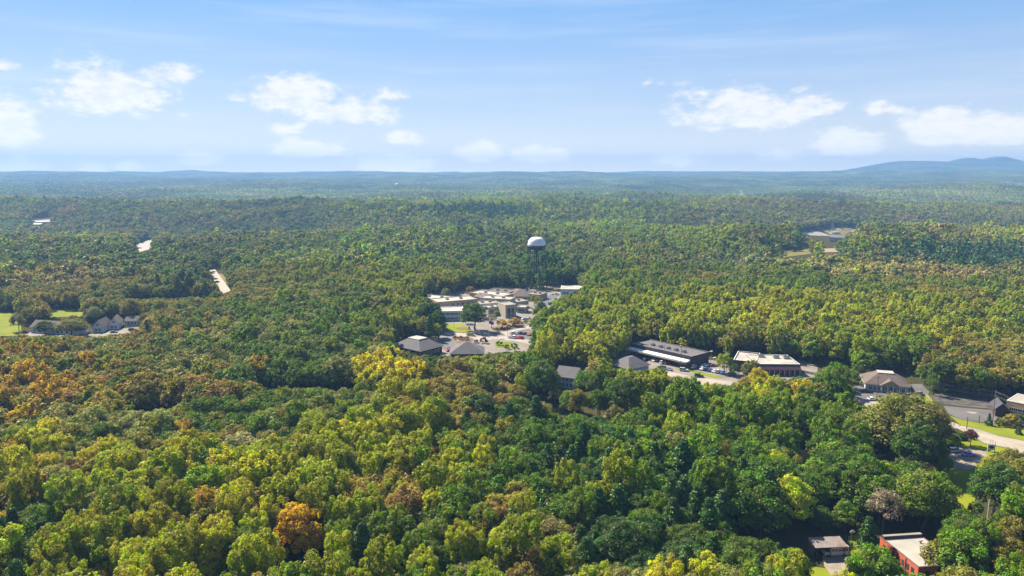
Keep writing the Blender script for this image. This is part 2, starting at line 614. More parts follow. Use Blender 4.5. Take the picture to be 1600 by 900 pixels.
sheet("lot", [(640, 470), (650, 458), (740, 449), (880, 443), (912, 443), (905, 455), (875, 462), (864, 480), (845, 486), (838, 500), (845, 548), (790, 552), (745, 560), (690, 560), (676, 520)], 0.03, M['lot'])
sheet("road", [(655, 514), (684, 517.5), (735, 521.5), (776, 521.5), (800, 516), (826, 509), (834, 515), (842, 532), (842, 540), (800, 532), (770, 530), (757, 534), (738, 530), (690, 521), (650, 518)], 0.05, M['concrete'])
sheet("lawn", [(688, 509), (694, 506.5), (722, 506), (734, 512), (737, 520.5), (714, 519), (690, 517)], 0.08, M['lawn'])
sheet("lawn", [(773, 533.5), (792, 534), (812, 539), (806, 545), (775, 543)], 0.08, M['lawn'])
sheet("planting_bed", [(706, 525), (733, 526), (743, 531), (730, 536), (712, 536)], 0.09, M['mulch'])
sheet("planting_bed", [(768, 511), (800, 506), (822, 500), (826, 503), (804, 513), (790, 517), (770, 516)], 0.09, M['mulch'])
sheet("planting_bed", [(711, 512.5), (722, 510.5), (735, 512.5), (734, 516), (716, 515.5)], 0.10, M['mulch'])
sheet("lawn", [(851, 449), (872, 451), (870, 455), (853, 453.5)], 0.08, M['dry'])
sheet("lot", [(975, 536), (1000, 534), (1082, 560), (1125, 564), (1150, 568), (1175, 586), (1180, 602), (1120, 606), (1085, 600), (1050, 592), (1020, 580), (990, 572), (950, 585), (930, 575)], 0.03, M['lot'])
sheet("lawn", [(1056, 575.5), (1064, 574.5), (1078, 576), (1090, 580), (1112, 585), (1128, 588.5), (1126, 590), (1108, 588.5), (1086, 584), (1074, 579), (1062, 578)], 0.10, M['lawn'], thick=0.1)
sheet("road", [(1028, 584), (1046, 580), (1080, 588), (1125, 594), (1180, 600), (1260, 610), (1340, 622), (1440, 640), (1500, 664), (1493, 670), (1420, 650), (1330, 630), (1240, 616), (1165, 606), (1105, 602), (1060, 595)], 0.06, M['concrete'])
sheet("lot", [(1150, 556), (1250, 562), (1278, 572), (1276, 592), (1230, 594), (1150, 588)], 0.045, M['lot'])
sheet("lot", [(1328, 606), (1345, 602), (1440, 600), (1452, 612), (1446, 626), (1400, 636), (1340, 634)], 0.045, M['grey_lot'])
sheet("lawn", [(1440, 617), (1450, 616), (1458, 626), (1462, 640), (1452, 640)], 0.08, M['lawn'])
sheet("leaf_strewn_lot", [(1452, 618), (1480, 613), (1560, 619), (1570, 640), (1553, 639), (1510, 636), (1475, 631), (1458, 626)], 0.04, M['litter'])
sheet("lot", [(1474, 634), (1510, 637.5), (1553, 641), (1560, 646), (1556, 662), (1528, 659), (1498, 655), (1482, 646)], 0.05, M['grey_lot'])
sheet("pavement", [(1508, 642.5), (1519, 643.5), (1528, 644.5), (1522, 646.5), (1515, 645)], 0.06, M['concrete'])
sheet("lawn", [(1482, 648), (1498, 655), (1528, 660), (1558, 663), (1600, 672), (1660, 690), (1660, 706), (1600, 689), (1558, 680.5), (1528, 670.7), (1500, 663.5)], 0.09, M['lawn'])
sheet("road", [(1493, 668), (1502, 664.5), (1528, 670.7), (1558, 680.5), (1600, 689), (1700, 716), (1700, 740), (1600, 709), (1575, 700.5), (1564, 698), (1540, 693), (1515, 679)], 0.07, M['concrete'])
sheet("lawn", [(1496, 676), (1515, 679.5), (1540, 693.5), (1564, 698.5), (1577, 702), (1560, 708), (1545, 712), (1538, 704), (1522, 700), (1490, 698)], 0.08, M['lawn'])
sheet("driveway", [(1478, 716), (1492, 699), (1522, 700), (1540, 706), (1548, 716), (1540, 722), (1524, 723), (1526, 729), (1510, 734), (1490, 732)], 0.09, M['gravel'])
sheet("lawn", [(1440, 730), (1490, 730), (1524, 724), (1540, 722), (1548, 730), (1530, 760), (1515, 806), (1480, 806), (1440, 780)], 0.05, M['lawn'])
sheet("driveway", [(1285, 868), (1330, 866), (1345, 875), (1330, 905), (1325, 940), (1290, 940), (1300, 900), (1288, 885)], 0.07, M['gravel'])
sheet("lawn", [(1190, 892), (1225, 886), (1262, 884), (1290, 888), (1302, 900), (1300, 940), (1150, 940)], 0.05, M['lawn'])
sheet("lawn", [(1325, 838), (1345, 832), (1356, 850), (1350, 862), (1330, 866)], 0.05, M['lawn'])
sheet("lawn", [(1018, 660), (1034, 654), (1062, 663), (1060, 672), (1042, 676)], 0.05, M['lawn'])
sheet("driveway", [(936, 654), (956, 642), (974, 648), (958, 659)], 0.06, M['gravel'])
sheet("lawn", [(-120, 486), (31, 487), (34, 524), (-120, 530)], 0.05, M['lawn'])
sheet("lawn", [(70, 482), (135, 482), (140, 494), (70, 496)], 0.05, M['lawn'])
sheet("pavement", [(30, 521), (48, 519), (120, 521), (150, 522), (185, 514), (225, 510), (222, 517), (190, 522), (150, 527), (60, 526), (28, 527)], 0.06, M['lot'])
sheet("lawn", [(185, 520), (215, 517), (222, 528), (190, 534)], 0.05, M['lawn'])
strip("road", [(326, 422), (334, 438), (346, 460)], [(336, 421), (350, 440), (361, 455)], M['concrete'])
strip("verge", [(339, 428), (352, 444)], [(347, 428), (359, 443)], M['dry'], 0.2)
strip("road", [(213, 382), (218, 394)], [(237, 373), (233, 390)], M['concrete'])
strip("bare_ground", [(1246, 364), (1262, 368)], [(1280, 362), (1300, 369)], M['concrete'])
strip("bare_ground", [(1282, 360), (1302, 368), (1318, 378)], [(1338, 357), (1322, 366), (1328, 379)], M['dry'])
strip("bare_ground", [(1296, 356), (1298, 360)], [(1338, 356), (1334, 363)], M['soil'])
strip("bare_ground", [(1282, 389), (1284, 395)], [(1320, 388), (1320, 394)], M['soil'])
strip("field", [(1226, 393), (1220, 403)], [(1262, 390), (1268, 397)], M['dry'], 0.3)
strip("bare_ground", [(50, 345), (48, 351)], [(80, 342), (78, 347)], M['lot'])


def kerb(pts, z=0.05):
    b = MB()
    P_ = [at(x, y, 0) for x, y in pts]
    for p, q in zip(P_, P_[1:]):
        d = (q - p).normalized()
        n_ = Vector((-d.y, d.x, 0)) * 0.08
        b.solid([(p + n_ + Vector((0, 0, z))), (p - n_ + Vector((0, 0, z))), (q - n_ + Vector((0, 0, z))), (q + n_ + Vector((0, 0, z)))],
                [(p + n_ + Vector((0, 0, z + .14))), (p - n_ + Vector((0, 0, z + .14))), (q - n_ + Vector((0, 0, z + .14))), (q + n_ + Vector((0, 0, z + .14)))], M['concrete'])
    return tag(b.build("kerb"), kind='structure')


sheet("lot", [(796, 519), (828, 513), (833, 522), (832, 531), (796, 527)], 0.07, M['grey_lot'])
sheet("lot", [(700, 527), (708, 531), (712, 540), (706, 550), (690, 545), (690, 530)], 0.04, M['grey_lot'])
sheet("lot", [(991, 545), (1000, 543), (1083, 566), (1084, 571), (1050, 566), (1010, 557)], 0.05, M['grey_lot'])
sheet("lot", [(1080, 572), (1132, 581), (1134, 586), (1084, 577)], 0.05, M['grey_lot'])
sheet("lot", [(845, 462), (880, 458), (876, 470), (850, 480)], 0.05, M['grey_lot'])
sheet("lawn", [(1072, 598), (1100, 601), (1098, 605), (1066, 602)], 0.07, M['lawn'])
kerb([(1475, 631.6), (1500, 634.5), (1530, 637.5), (1552, 639.5)])
kerb([(1502, 664.2), (1528, 670.3), (1558, 680), (1600, 688.5), (1700, 715)])
kerb([(1540, 693.4), (1564, 698.4), (1575, 700.9), (1600, 709.4), (1700, 740.5)])
kerb([(684, 517.3), (735, 521.2), (776, 521.2)])
kerb([(1448, 618), (1456, 627), (1462, 641)])


def paint_lines(name, segs, w, z, colour=(0.7, 0.66, 0.55)):
    m_ = mat("road_paint", colour, 0.8, 0.1, 1)
    b = MB()
    for p, q in segs:
        d = (q - p).normalized()
        n_ = Vector((-d.y, d.x, 0)) * w / 2
        pts = [p - n_, q - n_, q + n_, p + n_]
        b.poly([(v.x, v.y, z) for v in pts], m_)
    return tag(b.build(name), kind='structure')


cl_ = [at(x, y) for x, y in [(1500, 666.5), (1522, 674), (1550, 686), (1588, 696.5), (1690, 727)]]
paint_lines("road_markings", [(a, b) for a, b in zip(cl_, cl_[1:])], 0.3, 0.076, (0.55, 0.38, 0.06))
st = [(at(1084 + i * 5.3, 571.3 + i * 0.95), at(1081.5 + i * 5.3, 575.4 + i * 0.95)) for i in range(12)]
paint_lines("parking_lines", st, 0.14, 0.036)
st = [(at(1350 + i * 5, 604 + i * 0.6), at(1348 + i * 5, 608 + i * 0.6)) for i in range(9)]
paint_lines("parking_lines", st, 0.14, 0.05)


# ------------------------------------------------------------------ building kit
class Plot:
    """a rectangular building: two photographed ends of its roof edge turned to the camera, at height z, and a depth in metres or a back row"""
    def __init__(s, nl, nr, z, depth=None, back=None, ground=False):
        f = (lambda x, y, zz: at_ground(x, y, zz) + Vector((0, 0, zz))) if ground else at
        a, b = f(nl[0], nl[1], z), f(nr[0], nr[1], z)
        s.an = math.atan2(b.y - a.y, b.x - a.x)
        s.L = math.hypot(b.x - a.x, b.y - a.y)
        s.base = Vector((a.x, a.y, a.z - z))
        if depth is None:
            mx = (nl[0] + nr[0]) / 2
            m0 = (a + b) / 2
            k = f(mx, back, z)
            depth = abs((k.y - m0.y))
        s.D = depth
        s.z = z
        c, si = math.cos(s.an), math.sin(s.an)
        cx, cy_ = s.L / 2, s.D / 2
        BUILT.append((a.x + cx * c - cy_ * si, a.y + cx * si + cy_ * c, s.L / 2, s.D / 2, s.an))

    def local(s, other):
        """offset, rotation of this plot in the frame of another"""
        d = s.base - other.base
        c, si = math.cos(-other.an), math.sin(-other.an)
        return Vector((d.x * c - d.y * si, d.x * si + d.y * c, d.z)), s.an - other.an


WIN = {}


def window_mesh(w, h, frame):
    k = (round(w, 2), round(h, 2), frame.name)
    if k not in WIN:
        b = MB()
        b.box(-w / 2, w / 2, -0.03, 0.02, 0, h, M['glass'])
        t = 0.09
        for x0, x1, z0, z1 in ((-w / 2 - t, -w / 2, -t, h + t), (w / 2, w / 2 + t, -t, h + t), (-w / 2, w / 2, -t, 0), (-w / 2, w / 2, h, h + t), (-0.03, 0.03, 0, h)):
            b.box(x0, x1, -0.07, 0.0, z0, z1, frame)
        o = b.build("window")
        WIN[k] = o.data
        bpy.data.objects.remove(o)
    return WIN[k]


def windows(parent, off, rot, L, D, side, n, z, w, h, frame=None, margin=1.2, name="window"):
    me = window_mesh(w, h, frame or M['trim'])
    for i in range(n):
        t = margin + (i + 0.5) * ((L if side in 'fb' else D) - 2 * margin) / n
        p, r_ = {'f': ((t, -0.02), 0), 'b': ((t, D + .02), math.pi), 'l': ((-0.02, t), -math.pi / 2), 'r': ((L + .02, t), math.pi / 2)}[side]
        o = bpy.data.objects.new(name, me)
        COL.objects.link(o)
        o.parent = parent
        c, s = math.cos(rot), math.sin(rot)
        o.location = (off.x + p[0] * c - p[1] * s, off.y + p[0] * s + p[1] * c, off.z + z)
        o.rotation_euler = (0, 0, rot + r_)


def place(o, off, rot):
    o.location = off
    o.rotation_euler = (0, 0, rot)
    return o


def flat_block(root, off, rot, L, D, z, wall, roof, par=0.45, cap=None, z0=-0.3):
    b = MB()
    b.box(0, L, 0, D, z0, z - 0.25, wall)
    place(b.build("wall", root), off, rot)
    b = MB()
    b.box(0.3, L - 0.3, 0.3, D - 0.3, z - 0.25, z - 0.12, roof)
    place(b.build("roof", root), off, rot)
    b = MB()
    cap = cap or wall
    for x0, x1, y0, y1 in ((-.06, L + .06, -.06, .3), (-.06, L + .06, D - .3, D + .06), (-.06, .3, .3, D - .3), (L - .3, L + .06, .3, D - .3)):
        b.box(x0, x1, y0, y1, z - 0.25, z - 0.12 + par, wall, cap)
    place(b.build("parapet", root), off, rot)


def unit(root, off, rot, x, y, z, sx=2.2, sy=1.6, sz=1.1):
    b = MB()
    b.box(x, x + sx, y, y + sy, z, z + sz, M['metal'])
    b.box(x + .3, x + sx - .3, y + .3, y + sy - .3, z + sz, z + sz + .15, M['darkroof'])
    return place(b.build("roof_unit", root), off, rot)


def hip_block(root, off, rot, L, D, ze, zt, wall, roof, inset=None, over=0.8, cap=None, name="roof"):
    """walls and a hipped roof; inset = how far the top lies in from the eave at the ends and the sides"""
    b = MB()
    b.box(0, L, 0, D, -0.3, ze - 0.02, wall)
    place(b.build("wall", root), off, rot)
    b = MB()
    ix, iy = inset if inset else (min(L, D) / 2, D / 2)
    o_ = over
    e = [(-o_, -o_, ze), (L + o_, -o_, ze), (L + o_, D + o_, ze), (-o_, D + o_, ze)]
    t = [(ix, iy, zt), (L - ix, iy, zt), (L - ix, D - iy, zt), (ix, D - iy, zt)]
    b.solid([(x, y, ze - 0.25) for x, y, _ in e], e, M['trim'], True)
    b.solid(e, t, roof, False)
    place(b.build(name, root), off, rot)
    if cap:
        b = MB()
        b.box(ix - .2, L - ix + .2, iy - .2, D - iy + .2, zt + 0.01, zt + .25, cap)
        place(b.build("roof_deck", root), off, rot)


def gable_block(root, off, rot, L, D, ze, zt, wall, roof, along='x', over=0.5):
    b = MB()
    b.box(0, L, 0, D, -0.3, ze, wall)
    if along == 'x':
        g = [[(0, 0, ze), (0, D, ze), (0, D / 2, zt)], [(L, 0, ze), (L, D / 2, zt), (L, D, ze)]]
    else:
        g = [[(0, 0, ze), (L, 0, ze), (L / 2, 0, zt)], [(0, D, ze), (L / 2, D, zt), (L, D, ze)]]
    for p in g:
        b.poly(p, wall)
    place(b.build("wall", root), off, rot)
    b = MB()
    o_ = over
    s = (zt - ze) / ((D if along == 'x' else L) / 2)
    if along == 'x':
        for y0, y1 in ((-o_, D / 2), (D + o_, D / 2)):
            q = [(-o_, y0, ze - s * o_), (L + o_, y0, ze - s * o_), (L + o_, y1, zt), (-o_, y1, zt)]
            if y0 > y1:
                q.reverse()
            b.solid([(x, y, z_ + .03) for x, y, z_ in q], [(x, y, z_ + .2) for x, y, z_ in q], roof)
    else:
        for x0, x1 in ((-o_, L / 2), (L + o_, L / 2)):
            q = [(x0, -o_, ze - s * o_), (x1, -o_, zt), (x1, D + o_, zt), (x0, D + o_, ze - s * o_)]
            if x0 > x1:
                q.reverse()
            b.solid([(x, y, z_ + .03) for x, y, z_ in q], [(x, y, z_ + .2) for x, y, z_ in q], roof)
    place(b.build("roof", root), off, rot)


ZV = Vector((0, 0, 0))

# ------------------------------------------------------------------ the school: flat-roofed wings round courts
p0 = Plot((687, 487), (725.3, 486), 6.5, back=479.5)
school = empty("school_building", p0.base, p0.an, "sprawling cream school of many flat-roofed wings in front of the water tower", "school")
flat_block(school, ZV, 0, p0.L, p0.D, 6.5, M['white'], M['whiteroof'])
windows(school, ZV, 0, p0.L, p0.D, 'f', 5, 1.0, 2.4, 1.3)
windows(school, ZV, 0, p0.L, p0.D, 'f', 5, 4.0, 2.4, 1.3)
for (nl, nr, z, back, wall, roof, nw, wz, ww, wh) in [
    ((684, 472.5), (745.6, 467.6), 9.0, 464, 'tan', 'whiteroof', 7, 5.6, 2.2, 1.8),
    ((644, 464.5), (701, 469), 7.5, 461.5, 'cream', 'whiteroof', 8, 4.0, 1.8, 1.6),
    ((748, 476), (781, 473), 6.5, 469.5, 'greyclad', 'beigeroof', 6, 2.5, 1.6, 1.5),
    ((763, 481), (789.3, 478), 6.0, 476.5, 'cream', 'whiteroof', 5, 2.2, 2.6, 1.8),
    ((789.8, 477.4), (806.6, 476.0), 9.0, 471.5, 'cream', 'beigeroof', 2, 1.2, 2.2, 5.6),
    ((807.6, 480), (821, 480.6), 4.2, 476.5, 'cream', 'whiteroof', 2, 1.2, 2.6, 1.6),
    ((749, 465.5), (797, 468.5), 8.0, 462.8, 'cream', 'whiteroof', 6, 4.5, 1.8, 1.5),
    ((733, 457.5), (786, 463.2), 7.5, 455.5, 'tan', 'whiteroof', 6, 4.0, 1.8, 1.5),
    ((822, 459), (843, 461), 4.5, 455.8, 'cream', 'beigeroof', 3, 1.2, 1.8, 1.5),
    ((757, 455.2), (792, 458.2), 5.5, 451, 'tan', 'brownroof', 4, 2.0, 1.8, 1.5),
    ((797, 473.5), (826, 470), 5.0, 467.3, 'cream', 'beigeroof', 4, 1.4, 1.8, 1.5),
]:
    p = Plot(nl, nr, z, back=back)
    off, rot = p.local(p0)
    flat_block(school, off, rot, p.L, p.D, z, M[wall], M[roof], cap=M['cream'])
    windows(school, off, rot, p.L, p.D, 'f', nw, wz, ww, wh)
    for k in range(2):
        if p.D > 6 and p.L > 12:
            unit(school, off, rot, p.L * (0.3 + 0.35 * k), p.D * 0.45, z - 0.12)
p = Plot((798, 462.5), (826, 462.8), 3.8, back=457)
off, rot = p.local(p0)
hip_block(school, off, rot, p.L, max(p.D, 16), 3.8, 8.6, M['cream'], M['brownroof'], name="hipped_roof")
windows(school, off, rot, p.L, p.D, 'f', 6, 1.0, 1.6, 1.6)
p = Plot((741, 463), (758, 466), 6.0, back=460.5)
off, rot = p.local(p0)
gable_block(school, off, rot, p.L, p.D, 6.0, 8.2, M['tan'], M['brownroof'])

# ------------------------------------------------------------------ two hip-roofed offices below the school lot
a, b = at(615, 539.5, 4), at(657, 548.5, 4)
p = Plot((615, 539.5), (657, 548.5), 4.0, depth=(at(700, 542.5, 4) - b).length)
o1 = empty("hip_roof_office", p.base, p.an, "dark office with a square grey hip roof topped by a pale flat deck", "office")
hip_block(o1, ZV, 0, p.L, p.D, 4.0, 8.3, M['brick'], M['greyroof'], (p.L * .31, p.D * .31), cap=M['whiteroof'])
windows(o1, ZV, 0, p.L, p.D, 'r', 5, 1.0, 1.4, 1.6)
windows(o1, ZV, 0, p.L, p.D, 'f', 4, 1.0, 1.4, 1.6)
p = Plot((704, 552.5), (755, 552), 3.8, depth=14)
o2 = empty("hip_roof_office", p.base, p.an, "low office with a plain grey ridged roof half sunk behind treetops", "office")
hip_block(o2, ZV, 0, p.L, p.D, 3.8, 9.0, M['brick'], M['greyroof'], (p.L * .62, 7.0 - .01) if False else (8.5, 6.9))
windows(o2, ZV, 0, p.L, p.D, 'f', 6, 1.0, 1.3, 1.5)

# ------------------------------------------------------------------ strip mall: length away from the camera
e1, e2 = at(1078.5, 557, 6.2), at(1120, 554.5, 6.2)
far_ = at(986, 536.5, 6.2)
p = Plot((1078.5, 557.5), (1119, 557.5), 6.2, depth=(far_ - e1).length)
dirv = (far_ - e1)
p.an = math.atan2(-dirv.x, dirv.y)           # local +y runs along the shops
p.L = 17.0
c, si = math.cos(p.an), math.sin(p.an)
BUILT[-1] = (p.base.x + p.L / 2 * c - p.D / 2 * si, p.base.y + p.L / 2 * si + p.D / 2 * c, p.L / 2, p.D / 2, p.an)
mall = empty("strip_mall", p.base, p.an, "long low dark strip mall with a white canopy edge above parked cars", "shopping strip")
b = MB()
b.box(0, p.L, 0, p.D, -0.3, 5.6, M['brick'])
b.build("wall", mall)
b = MB()
b.box(0.3, p.L - .3, .3, p.D - .3, 5.6, 5.75, M['greyroof'])
b.build("roof", mall)
b = MB()
b.box(-.05, .35, -.05, p.D + .05, 5.6, 6.6, M['darkroof'], M['beigeroof'])
b.box(p.L - .3, p.L + .05, -.05, p.D + .05, 5.6, 6.1, M['darkroof'], M['beigeroof'])
b.box(.35, p.L - .3, -.05, .3, 5.6, 6.2, M['darkroof'], M['beigeroof'])
b.build("parapet", mall)
b = MB()
b.solid([(-3.4, 0, 3.5), (-.06, 0, 3.5), (-.06, p.D, 3.5), (-3.4, p.D, 3.5)], [(-3.4, 0, 3.9), (-.06, 0, 4.5), (-.06, p.D, 4.5), (-3.4, p.D, 3.9)], M['tankwhite'])
b.build("canopy", mall)
b = MB()
b.box(-3.7, -3.4, 0, p.D, 3.2, 4.1, M['trim'])
b.build("fascia", mall)
for i in range(12):
    b = MB()
    b.box(-3.4, -3.15, 1 + i * (p.D - 2.5) / 11, 1.25 + i * (p.D - 2.5) / 11, 0, 3.5, M['brick'])
    b.build("column", mall)
windows(mall, ZV, 0, p.L, p.D, 'l', 14, 0.4, 2.6, 2.3, M['brick'])
for k in range(5):
    unit(mall, ZV, 0, 6, 8 + k * (p.D - 16) / 4.5, 5.75)

# ------------------------------------------------------------------ brick building with the white roof
p = Plot((1183, 569), (1250, 569.5), 5.6, depth=19)
br = empty("brick_building", p.base, p.an, "maroon brick building with a white flat roof beside the strip mall lot", "building")
flat_block(br, ZV, 0, p.L, p.D, 5.6, M['brick'], M['whiteroof'], par=0.3, cap=M['trim'])
b = MB()
b.solid([(-.1, -2.2, 3.0), (p.L + .1, -2.2, 3.0), (p.L + .1, -.07, 3.0), (-.1, -.07, 3.0)], [(-.1, -2.2, 3.2), (p.L + .1, -2.2, 3.2), (p.L + .1, -.07, 5.3), (-.1, -.07, 5.3)], M['purplemetal'])
b.build("awning", br)
for i in range(9):
    b = MB()
    x = .5 + i * (p.L - 1.2) / 8
    b.box(x, x + .35, -2.1, -1.75, 0, 3.0, M['cream'])
    b.build("column", br)
windows(br, ZV, 0, p.L, p.D, 'f', 8, 0.5, 1.2, 2.0, M['cream'])
windows(br, ZV, 0, p.L, p.D, 'r', 3, 1.4, 1.2, 1.6, M['cream'])
q = Plot((1146, 563), (1181.5, 566.5), 5.4, depth=20)
off, rot = q.local(p)
flat_block(br, off, rot, q.L, q.D, 5.4, M['brick'], M['whiteroof'], par=0.5, cap=M['trim'])
windows(br, off, rot, q.L, q.D, 'f', 4, 0.6, 1.4, 1.9, M['cream'])
for x, y in ((12, 12), (17, 11), (5, 14)):
    unit(br, ZV, 0, x, y, 5.5, 3, 2.2, 1.3)
p = Plot((1252, 577.5), (1275, 582), 1.6, depth=0.3)
fw = empty("low_wall", p.base, p.an, "long pale low wall behind the yellow maple, right of the maroon building", "wall")
b = MB()
b.box(0, p.L, 0, .25, 0, 1.5, M['cream'])
b.build("panel", fw)

# ------------------------------------------------------------------ brown hip roof with a cream deck
p = Plot((1353, 598.5), (1420, 604), 3.6, depth=15)
hb_ = empty("brown_hip_roof_office", p.base, p.an, "tan office with a brown hip roof, cream roof deck and porch gable", "office")
hip_block(hb_, ZV, 0, p.L, p.D, 3.6, 7.6, M['greyclad'], M['brownroof'], (5.6, 5.2), cap=M['whiteroof'])
b = MB()
gx0 = p.L * .34
b.poly([(gx0, -1.9, 3.62), (gx0 + 8, -1.9, 3.62), (gx0 + 4, -1.9, 6.0)], M['tan'])
for sx_ in (0, 1):
    xa, xb = (gx0 - .4, gx0 + 4) if sx_ == 0 else (gx0 + 8.4, gx0 + 4)
    qd = [(xa, -2.2, 3.45), (xb, -2.2, 6.1), (xb, 4.2, 6.1), (xa, 4.2, 3.45)]
    if sx_:
        qd.reverse()
    b.solid([(x, y, z - .12) for x, y, z in qd], qd, M['brownroof'])
b.build("porch_gable", hb_)
for i in range(4):
    b = MB()
    x = gx0 + .3 + i * 2.4
    b.box(x, x + .3, -1.9, -1.6, 0, 3.5, M['trim'])
    b.build("porch_post", hb_)
windows(hb_, ZV, 0, p.L, p.D, 'f', 9, 0.7, 1.2, 1.8)
windows(hb_, ZV, 0, p.L, p.D, 'r', 4, 0.7, 1.2, 1.8)

# ------------------------------------------------------------------ building at the right edge
p = Plot((1573, 625.5), (1625, 636), 5.0, depth=15)
rb = empty("shop_building", p.base, p.an, "tan building with a broad white roof cut by the photo's right edge", "building")
flat_block(rb, ZV, 0, p.L, p.D, 5.0, M['tan'], M['whiteroof'], par=.15, cap=M['trim'])
windows(rb, ZV, 0, p.L, p.D, 'f', 6, 1.0, 1.5, 1.4)
windows(rb, ZV, 0, p.L, p.D, 'l', 3, 1.0, 1.2, 1.4)
q = Plot((1556, 638), (1575.5, 640), 3.4, depth=9)
off, rot = q.local(p)
gable_block(rb, off, rot, q.L, q.D, 3.4, 5.6, M['brick'], M['darkroof'], along='y')

# ------------------------------------------------------------------ red brick building, cut by the bottom edge
A_, B_, C_, D_ = at(1375.5, 838.8, 7.6), at(1418.8, 873, 7.6), at(1436, 834, 7.6), at(1450.4, 846, 7.6)
an = math.atan2((A_ - B_).y, (A_ - B_).x)     # wall runs from near (B) to far (A)
Lr = (A_ - B_).length * 1.35
ux = (A_ - B_).normalized()
near_c = A_ - ux * Lr
wr = (C_ - A_).dot(Vector((ux.y, -ux.x, 0)))
red = empty("red_brick_building", (near_c.x, near_c.y, 0), an - math.pi / 2, "two-storey red building with a cream flat roof at the photo's bottom edge", "building")
# local +y runs along the lit wall away from the camera, +x across the roof
BUILT.append((near_c.x + ux.x * Lr / 2 + ux.y * wr / 2, near_c.y + ux.y * Lr / 2 - ux.x * wr / 2, wr / 2, Lr / 2, an - math.pi / 2))
flat_block(red, ZV, 0, wr, Lr, 7.6, M['redbrick'], M['whiteroof'], par=.12, cap=M['darkroof'])
b = MB()
b.box(0.2, wr - 0.2, Lr - 1.2, Lr - .3, 7.49, 8.3, M['darkroof'], M['beigeroof'])
b.build("back_parapet", red)
windows(red, ZV, 0, wr, Lr, 'l', 7, 5.0, 0.75, 1.35, M['brick'], 1.0)
windows(red, ZV, 0, wr, Lr, 'l', 7, 1.5, 0.75, 1.35, M['brick'], 1.0)
windows(red, ZV, 0, wr, Lr, 'f', 3, 5.0, 0.9, 1.35, M['brick'], 1.0)
for y in (Lr * .3, Lr * .62):
    b = MB()
    b.box(-.16, -.02, y, y + .12, 0, 7.4, M['darkroof'])
    b.build("downpipe", red)
b = MB()
b.tube((wr * .75, Lr * .72, 7.4), (wr * .75, Lr * .72, 8.0), .25, .25, M['metal'])
b.tube((wr * .75 - .5, Lr * .72, 8.0), (wr * .75 + .7, Lr * .72 + .1, 8.1), .12, .12, M['metal'])
b.build("roof_vent", red)

# ------------------------------------------------------------------ open shed and the shuttle bus
p = Plot((1276, 854.4), (1321, 852.3), 3.3, back=842.5)
shed = empty("open_shed", p.base, p.an, "open shed with a rusty tin roof over a white shuttle bus", "shed")
b = MB()
b.box(-.3, p.L + .3, p.D - .15, p.D, 0, 3.6, M['tin'])
b.box(-.1, .05, 1.2, p.D - .15, 0, 3.2, M['tin'])
b.build("wall", shed)
b = MB()
b.solid([(-.5, -.5, 3.15), (p.L + .5, -.5, 3.15), (p.L + .5, p.D + .3, 3.75), (-.5, p.D + .3, 3.75)], [(-.5, -.5, 3.25), (p.L + .5, -.5, 3.25), (p.L + .5, p.D + .3, 3.85), (-.5, p.D + .3, 3.85)], M['tin'])
for k in range(14):
    x = -.4 + k * (p.L + .8) / 13
    b.solid([(x, -.5, 3.252), (x + .08, -.5, 3.252), (x + .08, p.D + .3, 3.852), (x, p.D + .3, 3.852)], [(x, -.5, 3.31), (x + .08, -.5, 3.31), (x + .08, p.D + .3, 3.91), (x, p.D + .3, 3.91)], M['tin'])
b.build("roof", shed)
for k in range(3):
    b = MB()
    x = .1 + k * (p.L - .4) / 2
    b.box(x, x + .16, -.2, -.04, 0, 3.15, M['wood'])
    b.build("post", shed)


def wheel_mesh(r_=0.33, w=0.22):
    b = MB()
    b.tube((0, -w / 2, 0), (0, w / 2, 0), r_, r_, M['tyre'], 14)
    b.tube((0, -w / 2 - .012, 0), (0, w / 2 + .012, 0), r_ * .58, r_ * .58, M['rim'], 10)
    o = b.build("wheel")
    me = o.data
    bpy.data.objects.remove(o)
    return me


WHEEL = wheel_mesh()
WHEELB = wheel_mesh(0.42, 0.28)


def add_wheels(root, xs, y, r_, me):
    for x in xs:
        for s in (-1, 1):
            o = bpy.data.objects.new("wheel", me)
            COL.objects.link(o)
            o.parent = root
            o.location = (x, s * y, r_)


bl = at(1303, 867)
bus = empty("shuttle_bus", (bl.x, bl.y, 0), p.an, "white shuttle bus parked under the rusty tin shed", "shuttle bus")
b = MB()
b.box(-1.6, 3.4, -1.05, 1.05, .45, 2.75, M['bus'])
b.solid([(-3.0, -1.0, .45), (-1.62, -1.0, .45), (-1.62, 1.0, .45), (-3.0, 1.0, .45)], [(-2.9, -.95, 1.25), (-1.62, -.98, 1.35), (-1.62, .98, 1.35), (-2.9, .95, 1.25)], M['bus'])
b.solid([(-2.3, -.97, 1.3), (-1.62, -.98, 1.3), (-1.62, .98, 1.3), (-2.3, .97, 1.3)], [(-1.85, -.9, 2.1), (-1.62, -.95, 2.25), (-1.62, .95, 2.25), (-1.85, .9, 2.1)], M['glass'])
b.build("body", bus)
for i in range(5):
    b = MB()
    b.box(-1.25 + i * .92, -.5 + i * .92, -1.08, -1.052, 1.55, 2.3, M['glass'])
    b.build("window", bus)
add_wheels(bus, (-2.2, 2.1), .95, .42, WHEELB)

